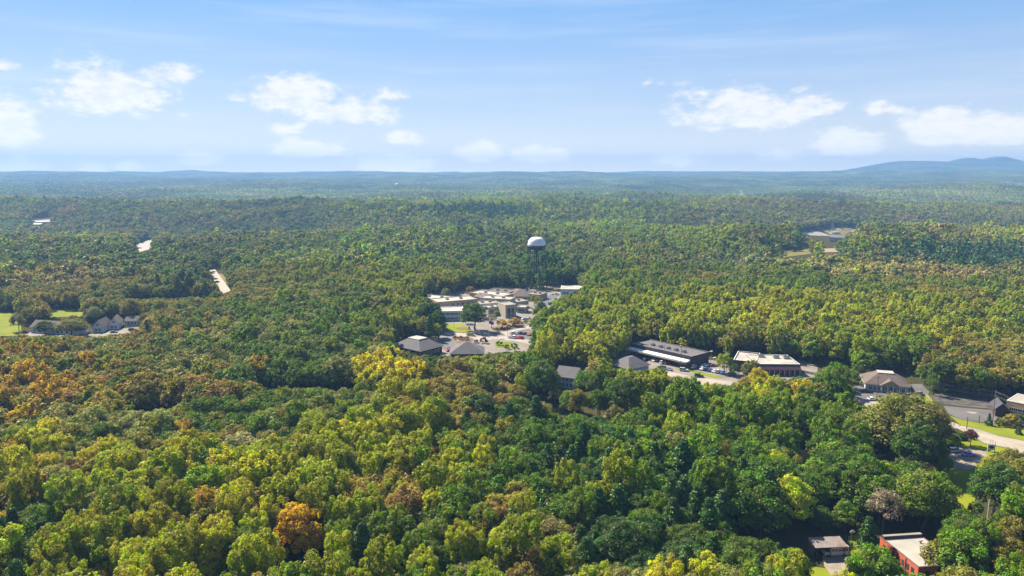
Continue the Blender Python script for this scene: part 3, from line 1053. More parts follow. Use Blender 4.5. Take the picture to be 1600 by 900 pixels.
# ------------------------------------------------------------------ houses
p = Plot((1249.5, 716), (1268, 715.5), 4.2, depth=8)
h1 = empty("pink_roof_house", p.base, p.an, "small house with a faded pinkish-red tin roof peeping out of dark trees", "house")
gable_block(h1, ZV, 0, p.L + 1, p.D, 3.2, 5.4, M['cream'], M['pinkroof'])
windows(h1, ZV, 0, p.L, p.D, 'f', 2, 1, 1, 1.2)
p = Plot((868, 587), (899, 591), 5.5, depth=11)
h2 = empty("grey_gabled_house", p.base, p.an, "pale grey building with a grey gabled roof hidden behind trees in mid wood", "house")
gable_block(h2, ZV, 0, p.L, p.D, 5.5, 9.0, M['greyclad'], M['greyroof'])
windows(h2, ZV, 0, p.L, p.D, 'f', 4, 1, 1.1, 1.5)
windows(h2, ZV, 0, p.L, p.D, 'f', 4, 3.6, 1.1, 1.3)
q = Plot((901, 592), (932, 588), 4.0, depth=10)
off, rot = q.local(p)
gable_block(h2, off, rot, q.L, q.D, 4.0, 6.0, M['greyclad'], M['greyroof'])
p = Plot((954.8, 568), (983, 576.3), 3.6, depth=(at(1023, 573, 3.6) - at(983, 576.3, 3.6)).length)
h3 = empty("grey_hip_roof_building", p.base, p.an, "building under a grey hip roof on the near side of the strip mall lot", "building")
hip_block(h3, ZV, 0, p.L, p.D, 3.6, 7.6, M['greyclad'], M['greyroof'], (p.L * .42, p.D * .36))
windows(h3, ZV, 0, p.L, p.D, 'f', 4, 1, 1.2, 1.5)
p = Plot((876, 451.5), (909, 452), 5.0, back=445.8)
h4 = empty("white_roof_building", p.base, p.an, "white flat-roofed building behind the cars, right of the water tower", "building")
flat_block(h4, ZV, 0, p.L, p.D, 5, M['white'], M['whiteroof'], par=.15)
windows(h4, ZV, 0, p.L, p.D, 'f', 5, 1.2, 1.6, 1.4)

# farm / barn row on the left
p = Plot((47, 511), (118, 515.2), 3.6, depth=10)
f1 = empty("long_white_barn", p.base, p.an, "long white barn with a faded brown roof by the bright field on the left", "barn")
gable_block(f1, ZV, 0, p.L, p.D, 3.6, 7.2, M['white'], M['brownroof'])
windows(f1, ZV, 0, p.L, p.D, 'f', 9, 1.0, 1.3, 1.4, M['white'])
for (nl, nr, z, dd_, zt, lab) in [((144, 510.5), (161, 510), 3.8, 14, 7.4, "white gabled house, the left one of the pair beyond the barn"),
                                  ((169, 506), (186, 505), 3.8, 14, 7.4, "white gabled house, the right one of the pair beyond the barn")]:
    p = Plot(nl, nr, z, depth=dd_)
    g = empty("white_gabled_house", p.base, p.an, lab, "house")
    gable_block(g, ZV, 0, p.L, p.D, z, zt, M['white'], M['brownroof'], along='y')
    windows(g, ZV, 0, p.L, p.D, 'f', 2, 1.0, 1.2, 1.5, M['white'])
    windows(g, ZV, 0, p.L, p.D, 'f', 1, 4.2, 1.2, 1.2, M['white'])
p = Plot((120, 514.5), (134, 513.5), 3.4, depth=7)
g = empty("low_white_shed", p.base, p.an, "low white shed joining the barn and the gabled houses", "shed")
gable_block(g, ZV, 0, p.L, p.D, 3.0, 4.6, M['white'], M['brownroof'])
p = Plot((195, 501), (222, 500.5), 3.4, depth=8)
g = empty("white_cottage", p.base, p.an, "white cottage half hidden by trees at the right end of the farm row", "house")
gable_block(g, ZV, 0, p.L, p.D, 3.2, 5.6, M['white'], M['greyroof'])
windows(g, ZV, 0, p.L, p.D, 'f', 4, 1.0, 1.1, 1.3)

# far buildings on the slopes
for (nl, nr, z, dd_, zt, wall, roof, nm_, lab, cat) in [
    ((54, 345.5), (76, 344), 6, 22, 7, 'cream', 'whiteroof', "far_white_roof_building", "wide white-roofed building far off in the hazy woods on the left", "building"),
    ((51, 349.5), (63, 349), 5, 14, 7, 'white', 'whiteroof', "far_white_shed", "smaller white building just below the wide white roof, far left", "building"),
    ((192, 354), (200, 354.5), 5, 12, 7, 'white', 'whiteroof', "far_white_house", "small white house left of the steeple in the far woods", "house"),
    ((1231, 364), (1242, 363), 6, 20, 7.5, 'white', 'greyroof', "far_warehouse", "pale bluish warehouse at the left end of the far clearing", "warehouse"),
    ((1296, 369), (1318, 371), 7, 28, 8.5, 'greyclad', 'greyroof', "far_grey_warehouse", "grey roofed warehouse in the middle of the far clearing", "warehouse"),
    ((1300, 362), (1312, 361.5), 5, 10, 6, 'white', 'whiteroof', "far_white_hall", "small white hall at the upper edge of the far clearing", "building"),
    ((1202, 391), (1214, 385), 5, 12, 7, 'white', 'darkroof', "far_dark_roof_house", "house with a dark roof and white gable left of the far dry field", "house"),
    ((1173, 325.5), (1181, 325.5), 5, 16, 6, 'white', 'whiteroof', "distant_white_shed", "white shed beside the smoke in the distant woods", "shed"),
    ((1193, 327.5), (1205, 327), 6, 16, 7, 'white', 'whiteroof', "distant_white_barn", "long white barn right of the smoke in the distant woods", "barn"),
    ((1219, 352), (1224, 352.5), 5, 9, 6.5, 'white', 'whiteroof', "far_small_house", "tiny white house above the far clearing", "house"),
    ((1270, 274.5), (1278, 274.5), 12, 40, 14, 'white', 'whiteroof', "horizon_building", "white speck of a building on the horizon ridge left of the mountain", "building"),
]:
    p = Plot(nl, nr, z, depth=dd_, ground=True)
    g = empty(nm_, p.base + Vector((0, 0, -1.5)), p.an, lab, cat)
    gable_block(g, ZV, 0, p.L, p.D, z, zt, M[wall], M[roof])
    windows(g, ZV, 0, p.L, p.D, 'f', 3, 1.8, 1.6, 1.6)
s_ = at_ground(227, 360)
stp = empty("church", s_, 0.2, "white church with a pointed steeple in the far woods on the left", "church")
gable_block(stp, ZV, 0, 10, 18, 9, 14, M['white'], M['greyroof'], along='y')
b = MB()
b.box(3, 7, -3, 1, -.5, 19, M['white'])
b.solid([(3, -3, 19), (7, -3, 19), (7, 1, 19), (3, 1, 19)], [(4.95, -1.05, 29), (5.05, -1.05, 29), (5.05, -.95, 29), (4.95, -.95, 29)], M['greyroof'])
b.build("steeple", stp)

# ------------------------------------------------------------------ water tower
wb = at(838, 447)
tower = empty("water_tower", (wb.x, wb.y, 0), 0, "white-domed water tower on dark green legs behind the school", "water tower")
TW = (wb.y / math.cos(0)) / F_PX
ztop = None
zz = np.linspace(10, 60, 2000)
_, yy, _ = proj(np.full(2000, wb.x), np.full(2000, wb.y), zz)
ztop = float(zz[np.argmin(np.abs(yy - 370.5))])
zrim = float(zz[np.argmin(np.abs(yy - 382.6))])
Rt = 14.2 / F_PX * math.hypot(wb.y, 70)
b = MB()
prof = [(Rt * .98, zrim - .2), (Rt * 1.0, zrim + .6)]
hd = ztop - zrim
for i in range(1, 13):
    t = i / 12 * math.pi / 2
    prof.append((Rt * .97 * math.cos(t) ** .55 + .01, zrim + .6 + (hd - .6) * math.sin(t) ** 1.15))
b.lathe(prof, M['tankwhite'], 40)
b.build("tank_dome", tower, smooth=True)
b = MB()
prof = [(Rt * .98, zrim - .2)]
for i in range(1, 9):
    t = i / 8 * math.pi / 2
    prof.append((Rt * .97 * math.cos(t) + .9, zrim - .2 - 4.6 * math.sin(t)))
prof += [(0.9, zrim - 8)]
b.lathe(prof, M['steelgreen'], 40)
b.build("tank_bowl", tower, smooth=True)
b = MB()
b.lathe([(Rt * .99, zrim - 1.1), (Rt * 1.06, zrim - 1.1), (Rt * 1.06, zrim - .95), (Rt * .99, zrim - .95)], M['steelgreen'], 40)
b.build("walkway", tower)
for i in range(6):
    t = 2 * math.pi * i / 6 + R(15)
    b = MB()
    b.tube((math.cos(t) * Rt * 1.0, math.sin(t) * Rt * 1.0, 0), (math.cos(t) * Rt * .97, math.sin(t) * Rt * .97, zrim - .3),     .48, .44, M['steelgreen'], 8)
    b.build("leg", tower)
b = MB()
b.tube((0, 0, 0), (0, 0, zrim - 3), .6, .6, M['steelgreen'], 12)
b.build("riser_pipe", tower)
b = MB()
for lev in (10, 20, 29):
    for i in range(6):
        t0, t1 = 2 * math.pi * i / 6 + R(15), 2 * math.pi * (i + 1) / 6 + R(15)
        if lev < 29:
            b.tube((math.cos(t0) * Rt, math.sin(t0) * Rt, lev), (math.cos(t1) * Rt, math.sin(t1) * Rt, lev), .07, .07, M['steelgreen'], 4)
        b.tube((math.cos(t0) * Rt, math.sin(t0) * Rt, lev - 9), (math.cos(t1) * Rt, math.sin(t1) * Rt, lev), .05, .05, M['steelgreen'], 4)
b.build("bracing", tower)
BUILT.append((wb.x, wb.y, Rt, Rt, 0))

# far water tower, radio mast
fb = at_ground(620.5, 303)
ft = empty("distant_water_tower", fb, 0, "tiny white water tower among far blue woods left of centre", "water tower")
sc_f = math.hypot(fb.x, fb.y) / F_PX
b = MB()
b.lathe([(sc_f * .7, 0), (sc_f * .35, 4 * sc_f), (sc_f * .35, 11 * sc_f), (sc_f * 1.4, 12.6 * sc_f)], M['tankwhite'], 20)
b.build("stem", ft, smooth=True)
b = MB()
b.lathe([(sc_f * 1.4, 12.6 * sc_f), (sc_f * 3.0, 13.6 * sc_f), (sc_f * 2.6, 15.2 * sc_f), (sc_f * 1.2, 16 * sc_f), (.01, 16.2 * sc_f)], M['tankwhite'], 20)
b.build("tank", ft, smooth=True)
mb_ = at_ground(811.5, 300)
ma = empty("radio_mast", mb_, 0, "thin dark radio mast rising from the far woods near the centre", "mast")
k_ = math.hypot(mb_.x, mb_.y) / F_PX
b = MB()
for i in range(3):
    t = 2.1 * i
    b.tube((math.cos(t) * 1.2, math.sin(t) * 1.2, 0), (math.cos(t) * .9, math.sin(t) * .9, 19 * k_), .28, .28, M['wood'], 5)
for j in range(24):
    z_ = j * 19 * k_ / 24
    b.tube((1.1, 0, z_), (-.6, 1, z_ + 19 * k_ / 24), .15, .15, M['wood'], 4)
    b.tube((-.6, 1, z_), (-.6, -1, z_ + 19 * k_ / 24), .15, .15, M['wood'], 4)
b.build("lattice", ma)
b = MB()
b.tube((0, 0, 18 * k_), (0, 0, 20 * k_), 1.6, 1.6, M['metal'], 8)
b.build("antenna_array", ma)


# ------------------------------------------------------------------ cars
def car_proto(kind):
    """length along x, front to +x"""
    if kind == 'sedan':
        L_, low = 4.6, [(-2.3, .45), (-2.25, .88), (-1.55, .95), (1.0, .95), (2.1, .80), (2.3, .55), (2.25, .28), (-2.25, .28)]
        cab, top = (-1.55, 1.0), (-1.0, .35, 1.42)
    elif kind == 'suv':
        L_, low = 4.7, [(-2.3, .5), (-2.3, 1.05), (-1.6, 1.1), (1.0, 1.1), (2.2, .98), (2.35, .65), (2.25, .34), (-2.25, .34)]
        cab, top = (-2.2, 1.0), (-2.0, .45, 1.75)
    else:
        L_, low = 5.6, [(-2.8, .6), (-2.8, 1.15), (-.3, 1.15), (1.4, 1.15), (2.65, 1.05), (2.8, .7), (2.7, .42), (-2.7, .42)]
        cab, top = (-.4, 1.5), (-.2, .95, 1.85)
    W_ = .9 if kind != 'pickup' else .98
    b = MB()
    n = len(low)
    P0 = MATP = bpy.data.materials["car_white"]
    for (sgn) in (1,):
        outer = [[(x, -W_ * (.9 if z_ > .9 else 1), z_) for x, z_ in low], [(x, W_ * (.9 if z_ > .9 else 1), z_) for x, z_ in low]]
        b.poly(list(reversed(outer[0])), P0)
        b.poly(outer[1], P0)
        for i in range(n):
            j = (i + 1) % n
            b.poly([outer[0][i], outer[0][j], outer[1][j], outer[1][i]], P0)
    zc = low[2][1] - .01
    # roof panel
    r0 = [(top[0], -W_ * .68, top[2] - .05), (top[1], -W_ * .68, top[2] - .05), (top[1], W_ * .68, top[2] - .05), (top[0], W_ * .68, top[2] - .05)]
    r1 = [(x, y * .96, z_ + .06) for x, y, z_ in r0]
    b.solid(r0, r1, P0)
    if kind == 'pickup':
        b.box(-2.75, -.45, -W_ * .9, W_ * .9, 1.15, 1.152, M['tyre'])
    body = b.build("body")
    b = MB()
    b.solid([(cab[0], -W_ * .86, zc), (cab[1], -W_ * .86, zc), (cab[1], W_ * .86, zc), (cab[0], W_ * .86, zc)],
            [(top[0], -W_ * .68, top[2] - .05), (top[1], -W_ * .68, top[2] - .05), (top[1], W_ * .68, top[2] - .05), (top[0], W_ * .68, top[2] - .05)], M['glass'], False)
    gl = b.build("windows")
    b = MB()
    for y in (-W_ * .62, W_ * .62):
        b.box(L_ / 2 - .12, L_ / 2 + .01, y - .2, y + .2, .62, .76, M['trim'])
    hl = b.build("headlights")
    ms = (body.data, gl.data, hl.data)
    for o in (body, gl, hl):
        bpy.data.objects.remove(o)
    # body recoloured per car by object-level material
    return ms, L_


CAR = {k: car_proto(k) for k in ('sedan', 'suv', 'pickup')}


def car(px, py, head, kind, colour, label, z=None):
    g = at(px, py) if py > 462 else at_ground(px, py)
    (bm_, gm_, hm_), L_ = CAR[kind]
    root = empty("parked_car" if kind != 'pickup' else "pickup_truck", (g.x, g.y, g.z + (.08 if py > 462 else .3)), R(head), label, "car" if kind != 'pickup' else "pickup truck", "cars parked in the lots and yards")
    o = bpy.data.objects.new("body", bm_)
    COL.objects.link(o)
    o.parent = root
    o.material_slots[0].link = 'OBJECT'
    o.material_slots[0].material = PAINT[colour]
    for nm_, me_ in (("windows", gm_), ("headlights", hm_)):
        w_ = bpy.data.objects.new(nm_, me_)
        COL.objects.link(w_)
        w_.parent = root
    add_wheels(root, (-L_ * .3, L_ * .31), .8, .33, WHEEL)
    return root


ma_ = math.degrees(mall.rotation_euler.z)       # across the mall front
CARS = [
    (995, 548, ma_, 'sedan', 'black', "black car farthest up the strip mall's front row, by the grey hip roof"),
    (1004, 552, ma_, 'sedan', 'white', "white car, second from the far end of the strip mall's front row"),
    (1014.5, 554, ma_, 'suv', 'navy', "navy car, third from the far end of the strip mall's front row"),
    (1025, 557.5, ma_, 'sedan', 'black', "black car in the middle of the strip mall's front row"),
    (1033, 557.5, ma_, 'suv', 'tan', "tan car between dark cars in the strip mall's front row"),
    (1040, 561, ma_, 'sedan', 'purple', "purple car under the white canopy of the strip mall"),
    (1055, 564.5, ma_ + 90, 'suv', 'silver', "silver car standing alone before the strip mall's near half"),
    (1018, 562.5, ma_, 'sedan', 'red', "red car in the strip mall's second row beside a white one"),
    (1024, 564.5, ma_, 'sedan', 'white', "white car right beside the red car in the strip mall's second row"),
    (1036, 568, ma_, 'suv', 'white', "white car beside a maroon one in the middle of the strip mall lot"),
    (1043, 569, ma_, 'sedan', 'maroon', "maroon car in the middle of the strip mall lot"),
    (996, 558, ma_, 'suv', 'grey', "grey car behind the ridge of the grey hip roof"),
    (1008, 563.5, ma_, 'sedan', 'black', "black car just right of the grey hip roof's ridge"),
    (1034, 576, ma_ + 90, 'suv', 'green', "dark green car near the treetops at the strip mall lot's near side"),
    (1044, 578.5, ma_ + 90, 'sedan', 'grey', "dark grey car on the lot's near side, right of the dark green one"),
    (1075, 574.5, 20, 'sedan', 'red', "red car at the left tip of the long grass island"),
    (1068.5, 580, -20, 'suv', 'silver', "silver car driving past the grass island's left tip"),
    (1084, 575, 60, 'suv', 'white', "white car, first beyond the red one along the grass island"),
    (1091, 576.5, 60, 'sedan', 'black', "black car between two white cars along the grass island"),
    (1097, 577.7, 60, 'sedan', 'white', "white car in the middle of the row along the grass island"),
    (1103.5, 578.8, 60, 'suv', 'navy', "navy car, left of the pair in the row along the grass island"),
    (1109.5, 580, 60, 'sedan', 'navy', "navy car, right of the pair in the row along the grass island"),
    (1116, 581.3, 60, 'sedan', 'white', "white car right of the navy pair along the grass island"),
    (1122, 582.5, 60, 'suv', 'silver', "silver car near the right end of the grass island row"),
    (1129, 584, 60, 'sedan', 'blue', "bright blue car at the right end of the grass island row"),
    (1143, 587, 10, 'suv', 'grey', "dark grey car before the small dark tree left of the maroon building"),
    (1102, 572.5, 15, 'sedan', 'white', "white car beside the strip mall's brick end wall"),
    (1114, 572.5, 15, 'sedan', 'maroon', "maroon car right of the white one by the mall's end wall"),
    (1092, 589.5, -15, 'suv', 'black', "black car driving on the road below the grass island"),
    (736, 525, -10, 'pickup', 'tan', "tan pickup on the school road beside the lawn"),
    (776.5, 522.3, 10, 'sedan', 'red', "red car on the school road by the shaded lawn"),
    (802, 521.3, 80, 'suv', 'white', "white car leftmost in the far row of the small school lot"),
    (808, 521.6, 80, 'sedan', 'silver', "silver car, second in the far row of the small school lot"),
    (814, 521.9, 80, 'suv', 'navy', "navy car, third in the far row of the small school lot"),
    (820, 522.2, 80, 'sedan', 'black', "black car at the end of the far row of the small school lot"),
    (797.5, 527.8, 80, 'sedan', 'silver', "silver car leftmost in the near row of the small school lot"),
    (803.5, 528.2, 80, 'suv', 'white', "white car beside two red ones in the small school lot"),
    (809.5, 528.6, 80, 'sedan', 'red', "bright red car, left of the red pair in the small school lot"),
    (815, 529, 80, 'suv', 'red', "bright red car, right of the red pair in the small school lot"),
    (827.5, 524.2, 60, 'sedan', 'orange', "orange car at the yellow tree, edge of the small school lot"),
    (699, 532, 30, 'suv', 'blue', "blue car in the shade right of the square hip roof"),
    (703, 549, 30, 'sedan', 'red', "red car between the two grey hip-roofed offices"),
    (705.5, 546, 30, 'sedan', 'black', "black car between the two grey hip-roofed offices"),
    (822.5, 467, 85, 'sedan', 'white', "white car, first of three behind the school entrance"),
    (828.7, 467, 85, 'suv', 'silver', "silver car, middle of three behind the school entrance"),
    (835, 467.2, 85, 'sedan', 'tan', "tan car, last of three behind the school entrance"),
    (860.5, 476, 20, 'suv', 'blue', "blue car at the wood's edge of the upper school lot"),
    (868, 468.5, 70, 'sedan', 'navy', "navy car below the white-roofed building"),
    (873, 467, 70, 'sedan', 'white', "white car right of the navy one below the white-roofed building"),
    (863, 460.3, 75, 'sedan', 'white', "white car in the shade left of the white-roofed building"),
    (870, 460.8, 75, 'suv', 'silver', "silver car touching the shade under the white-roofed building"),
    (820, 499, 30, 'sedan', 'white', "white car on the drive beside the school's right end"),
    (1354, 613.5, -10, 'suv', 'black', "black car in the lot before the brown hip roof's left end"),
    (1362.5, 625.5, 10, 'sedan', 'white', "white car in the grey lot just left of the big oak's top"),
    (1437, 617, 50, 'suv', 'grey', "dark grey car by the brown hip roof's right corner"),
    (1513, 712.5, 4, 'sedan', 'purple', "purple sedan on the gravel driveway by the maroon tree"),
    (1492, 706.5, 10, 'suv', 'silver', "silver car half under the trees at the gravel driveway's end"),
    (178, 520, 5, 'sedan', 'grey', "grey car on the farm yard below the white gabled houses"),
    (207, 517, 8, 'suv', 'black', "black car at the right end of the farm yard"),
    (336.5, 437, 68, 'sedan', 'grey', "grey car farther up the pale road through the left woods"),
    (339.5, 442, 68, 'suv', 'black', "black car lower on the pale road through the left woods"),
]
for c_ in CARS:
    car(*c_)


# ------------------------------------------------------------------ poles, wires, sign, flag, hoop
def z_at(base, row):
    zz = np.linspace(0, 60, 3000)
    _, yy, _ = proj(np.full(3000, base.x), np.full(3000, base.y), base.z + zz)
    return float(zz[np.argmin(np.abs(yy - row))])


def utility_pole(px, pyb, pyt, label, arms=1, an=0.3, r_=0.16, white=False):
    g = at_ground(px, pyb)
    h_ = z_at(g, pyt)
    root = empty("utility_pole", g, an, label, "utility pole")
    b = MB()
    m_ = M['trim'] if white else M['wood']
    b.tube((0, 0, -.3), (0, 0, h_), r_, r_ * .7, m_, 8)
    b.build("pole", root)
    for k in range(arms):
        b = MB()
        z_ = h_ - .5 - k * 1.6
        b.box(-1.3, 1.3, -.07, .07, z_, z_ + .15, m_)
        b.build("crossarm", root)
        for x in (-1.15, -.4, .4, 1.15):
            b = MB()
            b.tube((x, 0, z_ + .15), (x, 0, z_ + .4), .06, .05, M['metal'], 6)
            b.build("insulator", root)
    return g, h_, an


def wire(name, p, q, sag, label, r_=0.03):
    b = MB()
    n = 14
    pts = [p.lerp(q, i / n) - Vector((0, 0, sag * 4 * (i / n) * (1 - i / n))) for i in range(n + 1)]
    for a, c in zip(pts, pts[1:]):
        b.tube(a, c, r_, r_, M['wire'], 4)
    return tag(b.build(name), label, "wire", "overhead wires")


g1, hh1, _ = utility_pole(1550.4, 663, 611, "tall wooden pole carrying wires beside the small cone-shaped shrub", 2, 1.1)
gL = at(1420, 640)
gR = at(1720, 735)
utility_pole(1420, 640, 588, "wooden pole behind the big oak by the hip-roofed office", 2, 1.1)
utility_pole(1510.3, 671, 651, "short wooden post beside the pale road, left of the cone shrubs", 0)
utility_pole(1529.5, 661, 649, "short post at the near edge of the grey lot", 0)
utility_pole(1552.5, 717, 690, "thin wooden pole standing next to the white sign board", 0, r_=.1)
utility_pole(1370, 621, 588, "wooden pole before the porch gable of the brown hip roof", 1, 0.4)
utility_pole(1037, 569, 539, "wooden pole in the strip mall lot, the left one of two", 1, 0.9)
utility_pole(1063.5, 576.5, 541, "wooden pole at the left tip of the grass island", 1, 0.9)
utility_pole(793.5, 528.5, 511, "wooden pole at the corner of the small school lot", 0)
utility_pole(709.5, 513, 489, "thin pole standing on the school's front lawn", 0, r_=.1)
utility_pole(1540.5, 832, 781, "white metal pole rising from dark trees at the lower right", 0, r_=.14, white=True)
for k, (dx, dz, w1) in enumerate(((-1.1, -.1, "upper outer"), (1.1, -.1, "upper inner"), (-1.1, -1.7, "lower outer"), (1.1, -1.7, "lower inner"))):
    o_ = Vector((dx * math.cos(1.1), dx * math.sin(1.1), hh1 + dz))
    hL = z_at(gL, 588)
    wire("utility_wire", gL + o_ - Vector((0, 0, hh1 - hL)), g1 + o_, 1.0, f"{w1} wire running left from the tall pole by the cone shrub", .035)
    wire("utility_wire", g1 + o_, gR + o_, 1.2, f"{w1} wire running right from the tall pole by the cone shrub", .035)
wp = at(1540.5, 832)
for k in range(3):
    wire("utility_wire", wp + Vector((0, 0, z_at(wp, 792 + k * 2))), at(1720, 846) + Vector((0, 0, 8.5 - k * .4)), .5, ["top", "middle", "lowest"][k] + " of three thin wires from the white pole at lower right", .02)
for (xa, ya, xb, yb, nm_) in ((1036, 540, 1063, 542, "between the two poles of the strip mall lot"), (1063, 542, 1116, 551, "from the grass island pole toward the mall's end wall")):
    a, b2 = at(xa, 569 if xa < 1050 else 576.5), at(xb, 576.5 if xb < 1100 else 577)
    wire("utility_wire", a + Vector((0, 0, z_at(a, ya))), b2 + Vector((0, 0, z_at(b2, yb))), .5, "thin wire " + nm_, .025)


def light_pole(px, pyb, pyt, label):
    g = at_ground(px, pyb)
    h_ = z_at(g, pyt)
    root = empty("lamp_post", g, 0.5, label, "lamp post")
    b = MB()
    b.tube((0, 0, 0), (0, 0, h_), .09, .06, M['metal'], 8)
    b.build("pole", root)
    b = MB()
    b.box(-.9, .9, -.3, .3, h_, h_ + .18, M['trim'])
    b.build("lamp_head", root)


light_pole(1110.5, 570, 549, "pale-headed lamp post against the strip mall's brick end wall")
light_pole(1115.7, 578, 559, "pale-headed lamp post in the row of cars by the grass island")
light_pole(777, 532, 500, "tall lamp post on the school road beside the flag")
light_pole(715.5, 546, 532, "lamp post in the planting bed behind the plain grey roof")
light_pole(1135, 583, 573, "low lamp post at the round tree left of the maroon building")
light_pole(857, 474, 461, "lamp post in the upper school lot by the wood")

fg = at(764, 527)
flag = empty("flag_pole", fg, 0, "flag pole with a violet-blue flag before the big tree at the school", "flag pole")
fh = z_at(fg, 500)
b = MB()
b.tube((0, 0, 0), (0, 0, fh), .09, .05, M['trim'], 8)
b.build("pole", flag)
b = MB()
n = 8
row0 = [(.05 + i * .42, .25 * math.sin(i * 1.1), fh - .4 - .14 * i) for i in range(n)]
row1 = [(x, y + .1, z_ - 1.9) for x, y, z_ in row0]
for i in range(n - 1):
    b.solid([(row1[i][0], row1[i][1], row1[i][2]), (row1[i + 1][0], row1[i + 1][1], row1[i + 1][2]), (row1[i + 1][0], row1[i + 1][1] + .02, row1[i + 1][2]), (row1[i][0], row1[i][1] + .02, row1[i][2])],
            [(row0[i][0], row0[i][1], row0[i][2]), (row0[i + 1][0], row0[i + 1][1], row0[i + 1][2]), (row0[i + 1][0], row0[i + 1][1] + .02, row0[i + 1][2]), (row0[i][0], row0[i][1] + .02, row0[i][2])], M['flagblue'])
b.build("flag", flag)

sg = at(1542.5, 705.5)
sign = empty("sign_board", sg, -0.12, "white-framed sign board with a dark oval emblem on the roadside lawn", "sign")
for x in (0, 2.4):
    b = MB()
    b.box(x, x + .18, 0, .18, 0, 3.0, M['trim'])
    b.build("post", sign)
b = MB()
b.box(.18, 2.4, .05, .13, .7, 2.7, M['trim'])
b.build("panel", sign)
b = MB()
ring = [(1.29 + .85 * math.cos(t), 1.7 + .6 * math.sin(t)) for t in [2 * math.pi * i / 20 for i in range(20)]]
b.solid([(x, .045, z_) for x, z_ in ring], [(x, .02, z_) for x, z_ in ring], M['darkroof'])
b.build("emblem", sign)
b = MB()
for x in (.8, 1.6):
    b.box(x, x + .07, .08, .14, 2.7, 4.3, M['metal'])
b.box(.8, 1.67, .08, .14, 4.3, 4.37, M['metal'])
b.build("top_frame", sign)

hg = at(1331, 848)
hoop = empty("basketball_hoop", hg, 0.1, "basketball hoop with a white fan-shaped backboard near the tin shed", "basketball hoop")
b = MB()
b.tube((0, .5, 0), (0, .5, 2.8), .06, .06, M['metal'], 8)
b.tube((0, .5, 2.8), (0, .05, 3.1), .05, .05, M['metal'], 6)
b.build("pole", hoop)
b = MB()
ring = [(.75 * math.cos(t), 2.95 + .75 * math.sin(t)) for t in [math.pi * i / 12 for i in range(13)]]
b.solid([(x, .06, z_) for x, z_ in ring], [(x, .0, z_) for x, z_ in ring], M['trim'])
b.build("backboard", hoop)
b = MB()
for i in range(12):
    t0, t1 = 2 * math.pi * i / 12, 2 * math.pi * (i + 1) / 12
    b.tube((.23 * math.cos(t0), -.28 + .23 * math.sin(t0), 3.0), (.23 * math.cos(t1), -.28 + .23 * math.sin(t1), 3.0), .015, .015, M['orange'], 4)
b.build("rim", hoop)
for (px, py, w_, h_, lab) in ((733, 514.5, 1.6, 2.2, "white stone marker at the right end of the school lawn"), (741, 513.5, 1.2, 2.0, "white stone marker under the big tree at the school")):
    g = at(px, py)
    o = empty("stone_marker", g, 0.1, lab, "marker")
    b = MB()
    b.box(-w_ / 2 - .2, w_ / 2 + .2, -.5, .5, 0, .3, M['greyclad'])
    b.build("base", o)
    b = MB()
    b.solid([(-w_ / 2, -.3, .3), (w_ / 2, -.3, .3), (w_ / 2, .3, .3), (-w_ / 2, .3, .3)], [(-w_ / 2 * .85, -.25, h_), (w_ / 2 * .85, -.25, h_), (w_ / 2 * .85, .25, h_), (-w_ / 2 * .85, .25, h_)], M['trim'])
    b.build("stone", o)

# high-voltage line across the far wood on the right
lp = [at_ground(x, y) for x, y in ((1300, 372), (1395, 378), (1500, 384), (1640, 392))]
tops = []
for i, g in enumerate(lp):
    r_ = empty("lattice_tower", g, 0.7, ["first", "second", "third", "fourth"][i] + " power line tower from the far clearing across the right-hand wood", "power line tower", "power line towers")
    b = MB()
    hh = 30
    for s1, s2 in ((-1, -1), (1, -1), (1, 1), (-1, 1)):
        b.tube((2 * s1, 2 * s2, 0), (.3 * s1, .3 * s2, hh), .14, .1, M['metal'], 4)
    for j in range(6):
        z0, z1 = j * 5, j * 5 + 5
        w0, w1 = 2 - 1.7 * z0 / hh, 2 - 1.7 * z1 / hh
        for s in (-1, 1):
            b.tube((-w0, s * w0, z0), (w1, s * w1, z1), .07, .07, M['metal'], 4)
            b.tube((s * w0, -w0, z0), (s * w1, w1, z1), .07, .07, M['metal'], 4)
    b.build("lattice", r_)
    b = MB()
    for z_ in (23, 27):
        b.box(-5, 5, -.12, .12, z_, z_ + .2, M['metal'])
    b.build("crossarm", r_)
    tops.append(g + Vector((0, 0, 23)))
for i in range(3):
    for k, dx in enumerate((-4.8, 4.8)):
        o_ = Vector((dx * math.cos(.7), dx * math.sin(.7), 0))
        wire("power_wire", tops[i] + o_, tops[i + 1] + o_, 5, ["left", "right"][k] + " power wire in the " + ["first", "second", "third"][i] + " span from the far clearing", .05)

# smoke over the distant wood
sm = bpy.data.materials.new("smoke")
sm.use_nodes = True
N = NT(sm.node_tree)
pv = N.n('ShaderNodeVolumePrincipled')
pv.inputs['Color'].default_value = (0.92, 0.92, 0.92, 1)
co = N.n('ShaderNodeTexCoord').outputs['Object']
N.put(pv.inputs['Density'], N.m('MULTIPLY', N.ramp(N.noise(co, 0.07, 5, 0.65), 0.45, 0.7), 0.045))
N.put(N.n('ShaderNodeOutputMaterial').inputs['Volume'], pv.outputs[0])
for (px, py, w_, h_, lean) in ((1139, 323, 13, 24, -.6), (1170, 321, 12, 40, -.9)):
    g = at_ground(px, py)
    b = MB()
    prof = [(.5, 8), (w_ * .5, 14), (w_, 14 + h_ * .5), (w_ * .8, 14 + h_ * .85), (.5, 14 + h_)]
    b.lathe(prof, sm, 14)
    for i, v in enumerate(b.v):
        b.v[i] = (v[0] + lean * (v[2] - 8), v[1], v[2])
    s_o = b.build("smoke", None, g)
    tag(s_o, kind='stuff')

